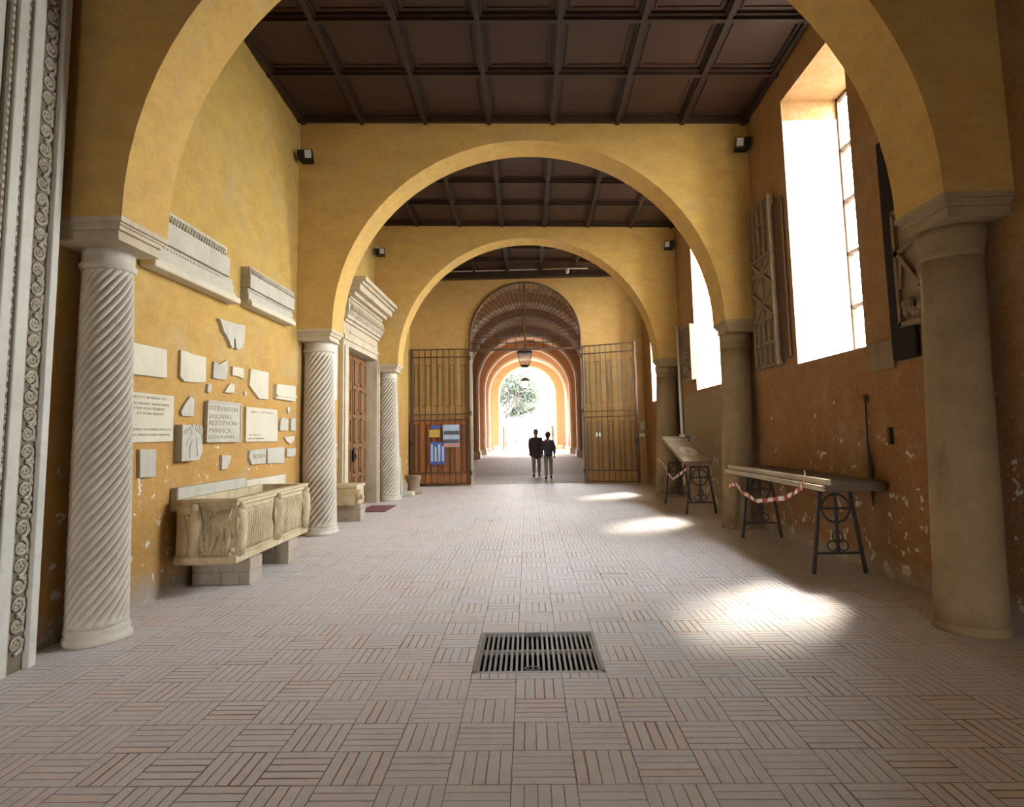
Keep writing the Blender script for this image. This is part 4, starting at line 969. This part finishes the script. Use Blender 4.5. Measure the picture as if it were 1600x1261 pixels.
# ------------------------------------------------------------------ two people in the arcade
def skin_mesh(name, joints, bones, mat, parent, sub=1):
    me = bpy.data.meshes.new(name); off = world_loc(parent)
    me.from_pydata([tuple(Vector(j[0])-off) for j in joints], bones, []); me.update()
    o = bpy.data.objects.new(name, me); COL.objects.link(o)
    s = o.modifiers.new('skin', 'SKIN'); s.use_smooth_shade = True
    lay = me.skin_vertices[0] if me.skin_vertices else None
    if lay is None:
        bpy.context.view_layer.update(); lay = me.skin_vertices[0]
    for v, j in zip(lay.data, joints): v.radius = (j[1], j[2] if len(j) > 2 else j[1])
    lay.data[0].use_root = True
    ss = o.modifiers.new('sub', 'SUBSURF'); ss.levels = ss.render_levels = sub
    bpy.context.view_layer.update()
    m2 = bpy.data.meshes.new_from_object(o.evaluated_get(bpy.context.evaluated_depsgraph_get()))
    bpy.data.objects.remove(o); m2.name = name
    for p in m2.polygons: p.use_smooth = True
    m2.materials.clear(); m2.materials.append(mat)
    o = bpy.data.objects.new(name, m2); COL.objects.link(o); o.parent = parent; return o
def person(x, y, z, h, label, coat, face, stride, skirt, extra):
    """a walker seen from behind (walking along +y) or facing the hall (face=-1)"""
    r = empty('person', (x, y, z), label, 'person'); k = h/1.7
    def W(a, b, c): return (x+a*k, y+b*k*face, z+c*k)
    J = [(W(0, 0, .92), .13*k, .10*k), (W(0, .01, 1.12), .125*k, .095*k), (W(0, .0, 1.32), .15*k, .10*k), (W(0, .01, 1.43), .07*k, .06*k), (W(0, .03, 1.50), .05*k), (W(0, .04, 1.58), .078*k, .088*k), (W(0, .045, 1.655), .062*k, .07*k)]
    Bn = [(0, 1), (1, 2), (2, 3), (3, 4), (4, 5), (5, 6)]
    for s in (-1, 1):
        st = stride*s; b = len(J)
        J += [(W(.09*s, .0, .88), .085*k), (W(.10*s, .10*st, .48), .055*k), (W(.10*s, .20*st-.03, .09), .036*k), (W(.10*s, .20*st+.04, .035), .035*k, .03*k), (W(.11*s, .20*st+.13, .03), .03*k, .02*k)]
        Bn += [(0, b), (b, b+1), (b+1, b+2), (b+2, b+3), (b+3, b+4)]
    for s in (-1, 1):
        b = len(J); ar = -stride*s
        J += [(W(.19*s, .0, 1.38), .052*k), (W(.235*s, -.03+.05*ar, 1.12), .040*k), (W(.235*s, .06+.13*ar, .90), .028*k), (W(.235*s, .08+.14*ar, .84), .026*k, .018*k)]
        Bn += [(2, b), (b, b+1), (b+1, b+2), (b+2, b+3)]
        hb = b+3
        for f, (dx, dy, L) in enumerate(((-.025, .02, .07), (-.009, .02, .08), (.009, .018, .076), (.025, .014, .06), (-.03, .05, .045))):
            q = len(J); bx, by, bz = .235*s + dx*.9*s, .085+.14*ar+dy*.5, .82
            J += [(W(bx, by, bz), .0085*k), (W(bx+dx*.1*s, by+.012, bz-L*.5), .008*k), (W(bx, by+.03, bz-L), .007*k)]; Bn += [(hb, q), (q, q+1), (q+1, q+2)]
    body = skin_mesh('body', J, Bn, M['skin'], r)
    # trousers
    T_ = [(W(0, 0, .93), .15*k, .115*k)]; TB = []
    for s in (-1, 1):
        st = stride*s; b = len(T_); T_ += [(W(.09*s, 0, .80), .10*k), (W(.10*s, .10*st, .48), .075*k), (W(.10*s, .20*st-.03, .10), .06*k)]; TB += [(0, b), (b, b+1), (b+1, b+2)]
    skin_mesh('trousers', T_, TB, M['trouser'], r)
    # coat with sleeves
    lowz = .60 if skirt else .80; wl = .27 if skirt else .19
    C_ = [(W(0, 0, 1.12), (.21 if skirt else .185)*k, .14*k), (W(0, 0, 1.33), (.15 if skirt else .18)*k, .13*k), (W(0, .0, 1.45), .095*k, .085*k), (W(0, 0, .92), (wl-.03)*k, .15*k), (W(0, 0, lowz), wl*k, .16*k)]; CB = [(0, 1), (1, 2), (0, 3), (3, 4)]
    for s in (-1, 1):
        ar = -stride*s; b = len(C_); C_ += [(W(.20*s, 0, 1.37), .068*k), (W(.24*s, -.03+.05*ar, 1.12), .066*k), (W(.225*s, .06+.12*ar, .90), .052*k)]; CB += [(1, b), (b, b+1), (b+1, b+2)]
    skin_mesh('coat', C_, CB, coat, r)
    m = MB(); m.blob(W(0, .02, 1.64), .105*k, .115*k, .12*k, 14, 10); m.blob(W(0, -.03, 1.57), .085*k, .06*k, .10*k, 12, 8); m.build('hair', extra[0], r, smooth=True)
    m = MB(); m.blob(W(0, .135, 1.585), .012*k, .018*k, .02*k, 8, 6); m.build('nose', M['skin'], r, smooth=True)
    for s in (-1, 1): m = MB(); m.blob(W(.085*s, .04, 1.585), .012*k, .02*k, .03*k, 8, 6); m.build('ear', M['skin'], r, smooth=True)
    for s in (-1, 1): m = MB(); m.blob(W(.03*s, .118, 1.61), .010*k, .008*k, .006*k, 8, 6); m.build('eye', M['hair'], r, smooth=True)
    m = MB(); m.blob(W(0, .12, 1.54), .025*k, .01*k, .006*k, 8, 6); m.build('mouth', M['pink'], r)
    for s in (-1, 1):
        m = MB(); c = W(.105*s, .20*stride*s+.05, .04); m.blob(c, .045*k, .13*k, .045*k, 10, 8); o = m.build('shoe', M['shoe'], r, smooth=True)
    if extra[1]:
        m = MB(); m.tube([W(.10*math.cos(a*PI/8), .01+.09*math.sin(a*PI/8), 1.44) for a in range(16)], .035*k, 8, True); m.tube([W(.16, .10, 1.40), W(.20, .13, 1.2), W(.20, .12, 1.0)], .035*k, 8); m.build('scarf', M['pink'], r, smooth=True)
person(.72, 21.9, 0.0, 1.62, 'person in navy jacket and pink scarf, right of the two in the arcade', M['jacket'], 1, .9, False, (M['hair'], True))
person(.31, 23.2, 0.0, 1.74, 'person in long flared dark coat, left of the two in the arcade', M['coat'], 1, .7, True, (M['hair2'], False))

# ------------------------------------------------------------------ hall behind the camera: end wall, its unseen doorway added as fill light
arch_wall('wall_back', WL-.1, WR+.1, -9.4, -9, 0, ZC, -.4, .85, 1.9, M['plaster_end'])

# ------------------------------------------------------------------ light: hazy sun and bright overcast sky
w = bpy.data.worlds.new('World'); scene.world = w; w.use_nodes = True; t = w.node_tree; bg = t.nodes['Background']
SKY = 50.0
tc_ = t.nodes.new('ShaderNodeTexCoord'); sp = t.nodes.new('ShaderNodeSeparateXYZ'); t.links.new(tc_.outputs['Generated'], sp.inputs[0])
rp = t.nodes.new('ShaderNodeValToRGB'); rp.color_ramp.elements[0].position = 0; rp.color_ramp.elements[0].color = (1.0, .98, .97, 1); rp.color_ramp.elements[1].position = .8; rp.color_ramp.elements[1].color = (.80, .90, 1.0, 1)
t.links.new(sp.outputs[2], rp.inputs[0]); t.links.new(rp.outputs[0], bg.inputs[0]); bg.inputs[1].default_value = SKY
sd = bpy.data.lights.new('sun', 'SUN'); sd.energy = 26; sd.angle = math.radians(10); sd.color = (1, .93, .80)
so = bpy.data.objects.new('sun', sd); COL.objects.link(so); so.rotation_euler = Vector((-1, -1.0, -2.2)).to_track_quat('-Z', 'Y').to_euler(); so.location = (20, 20, 30)
def portal(name, loc, rot, sx, sy):
    l = bpy.data.lights.new(name, 'AREA'); l.shape = 'RECTANGLE'; l.size = sx; l.size_y = sy; l.cycles.is_portal = True
    o = bpy.data.objects.new(name, l); COL.objects.link(o); o.location = loc; o.rotation_euler = rot
for k, (c, h) in enumerate(WIN): portal('window_portal', (WR+T+.05, c, (SILL+WTOP)/2), (0, PI/2, 0), WTOP-SILL, 2*h)
portal('back_portal', (-.4, -9.5, 1.4), (PI/2, 0, 0), 1.8, 2.8)
portal('end_portal', (0, 44.3, 3.6), (-PI/2, 0, 0), 4.6, 6.2)

# ------------------------------------------------------------------ camera
cd = bpy.data.cameras.new('camera'); co = bpy.data.objects.new('camera', cd); COL.objects.link(co)
r0, r1, r2 = RM[0], RM[1], RM[2]; c, s = math.cos(ROLL), math.sin(ROLL)
right = c*r0 + s*r2; up = -s*r0 + c*r2; back = -r1
mt = Matrix((right, up, back)).transposed().to_4x4(); mt.translation = Vector((0, 0, EYE)); co.matrix_world = mt
cd.sensor_width = 36; cd.lens = 36*F/1600; cd.shift_y = -(630.5-585)/1600; cd.clip_start = .05; cd.clip_end = 500
scene.camera = co
scene.view_settings.view_transform = 'Standard'; scene.view_settings.look = 'None'; scene.view_settings.gamma = 1; scene.view_settings.exposure = 0.0
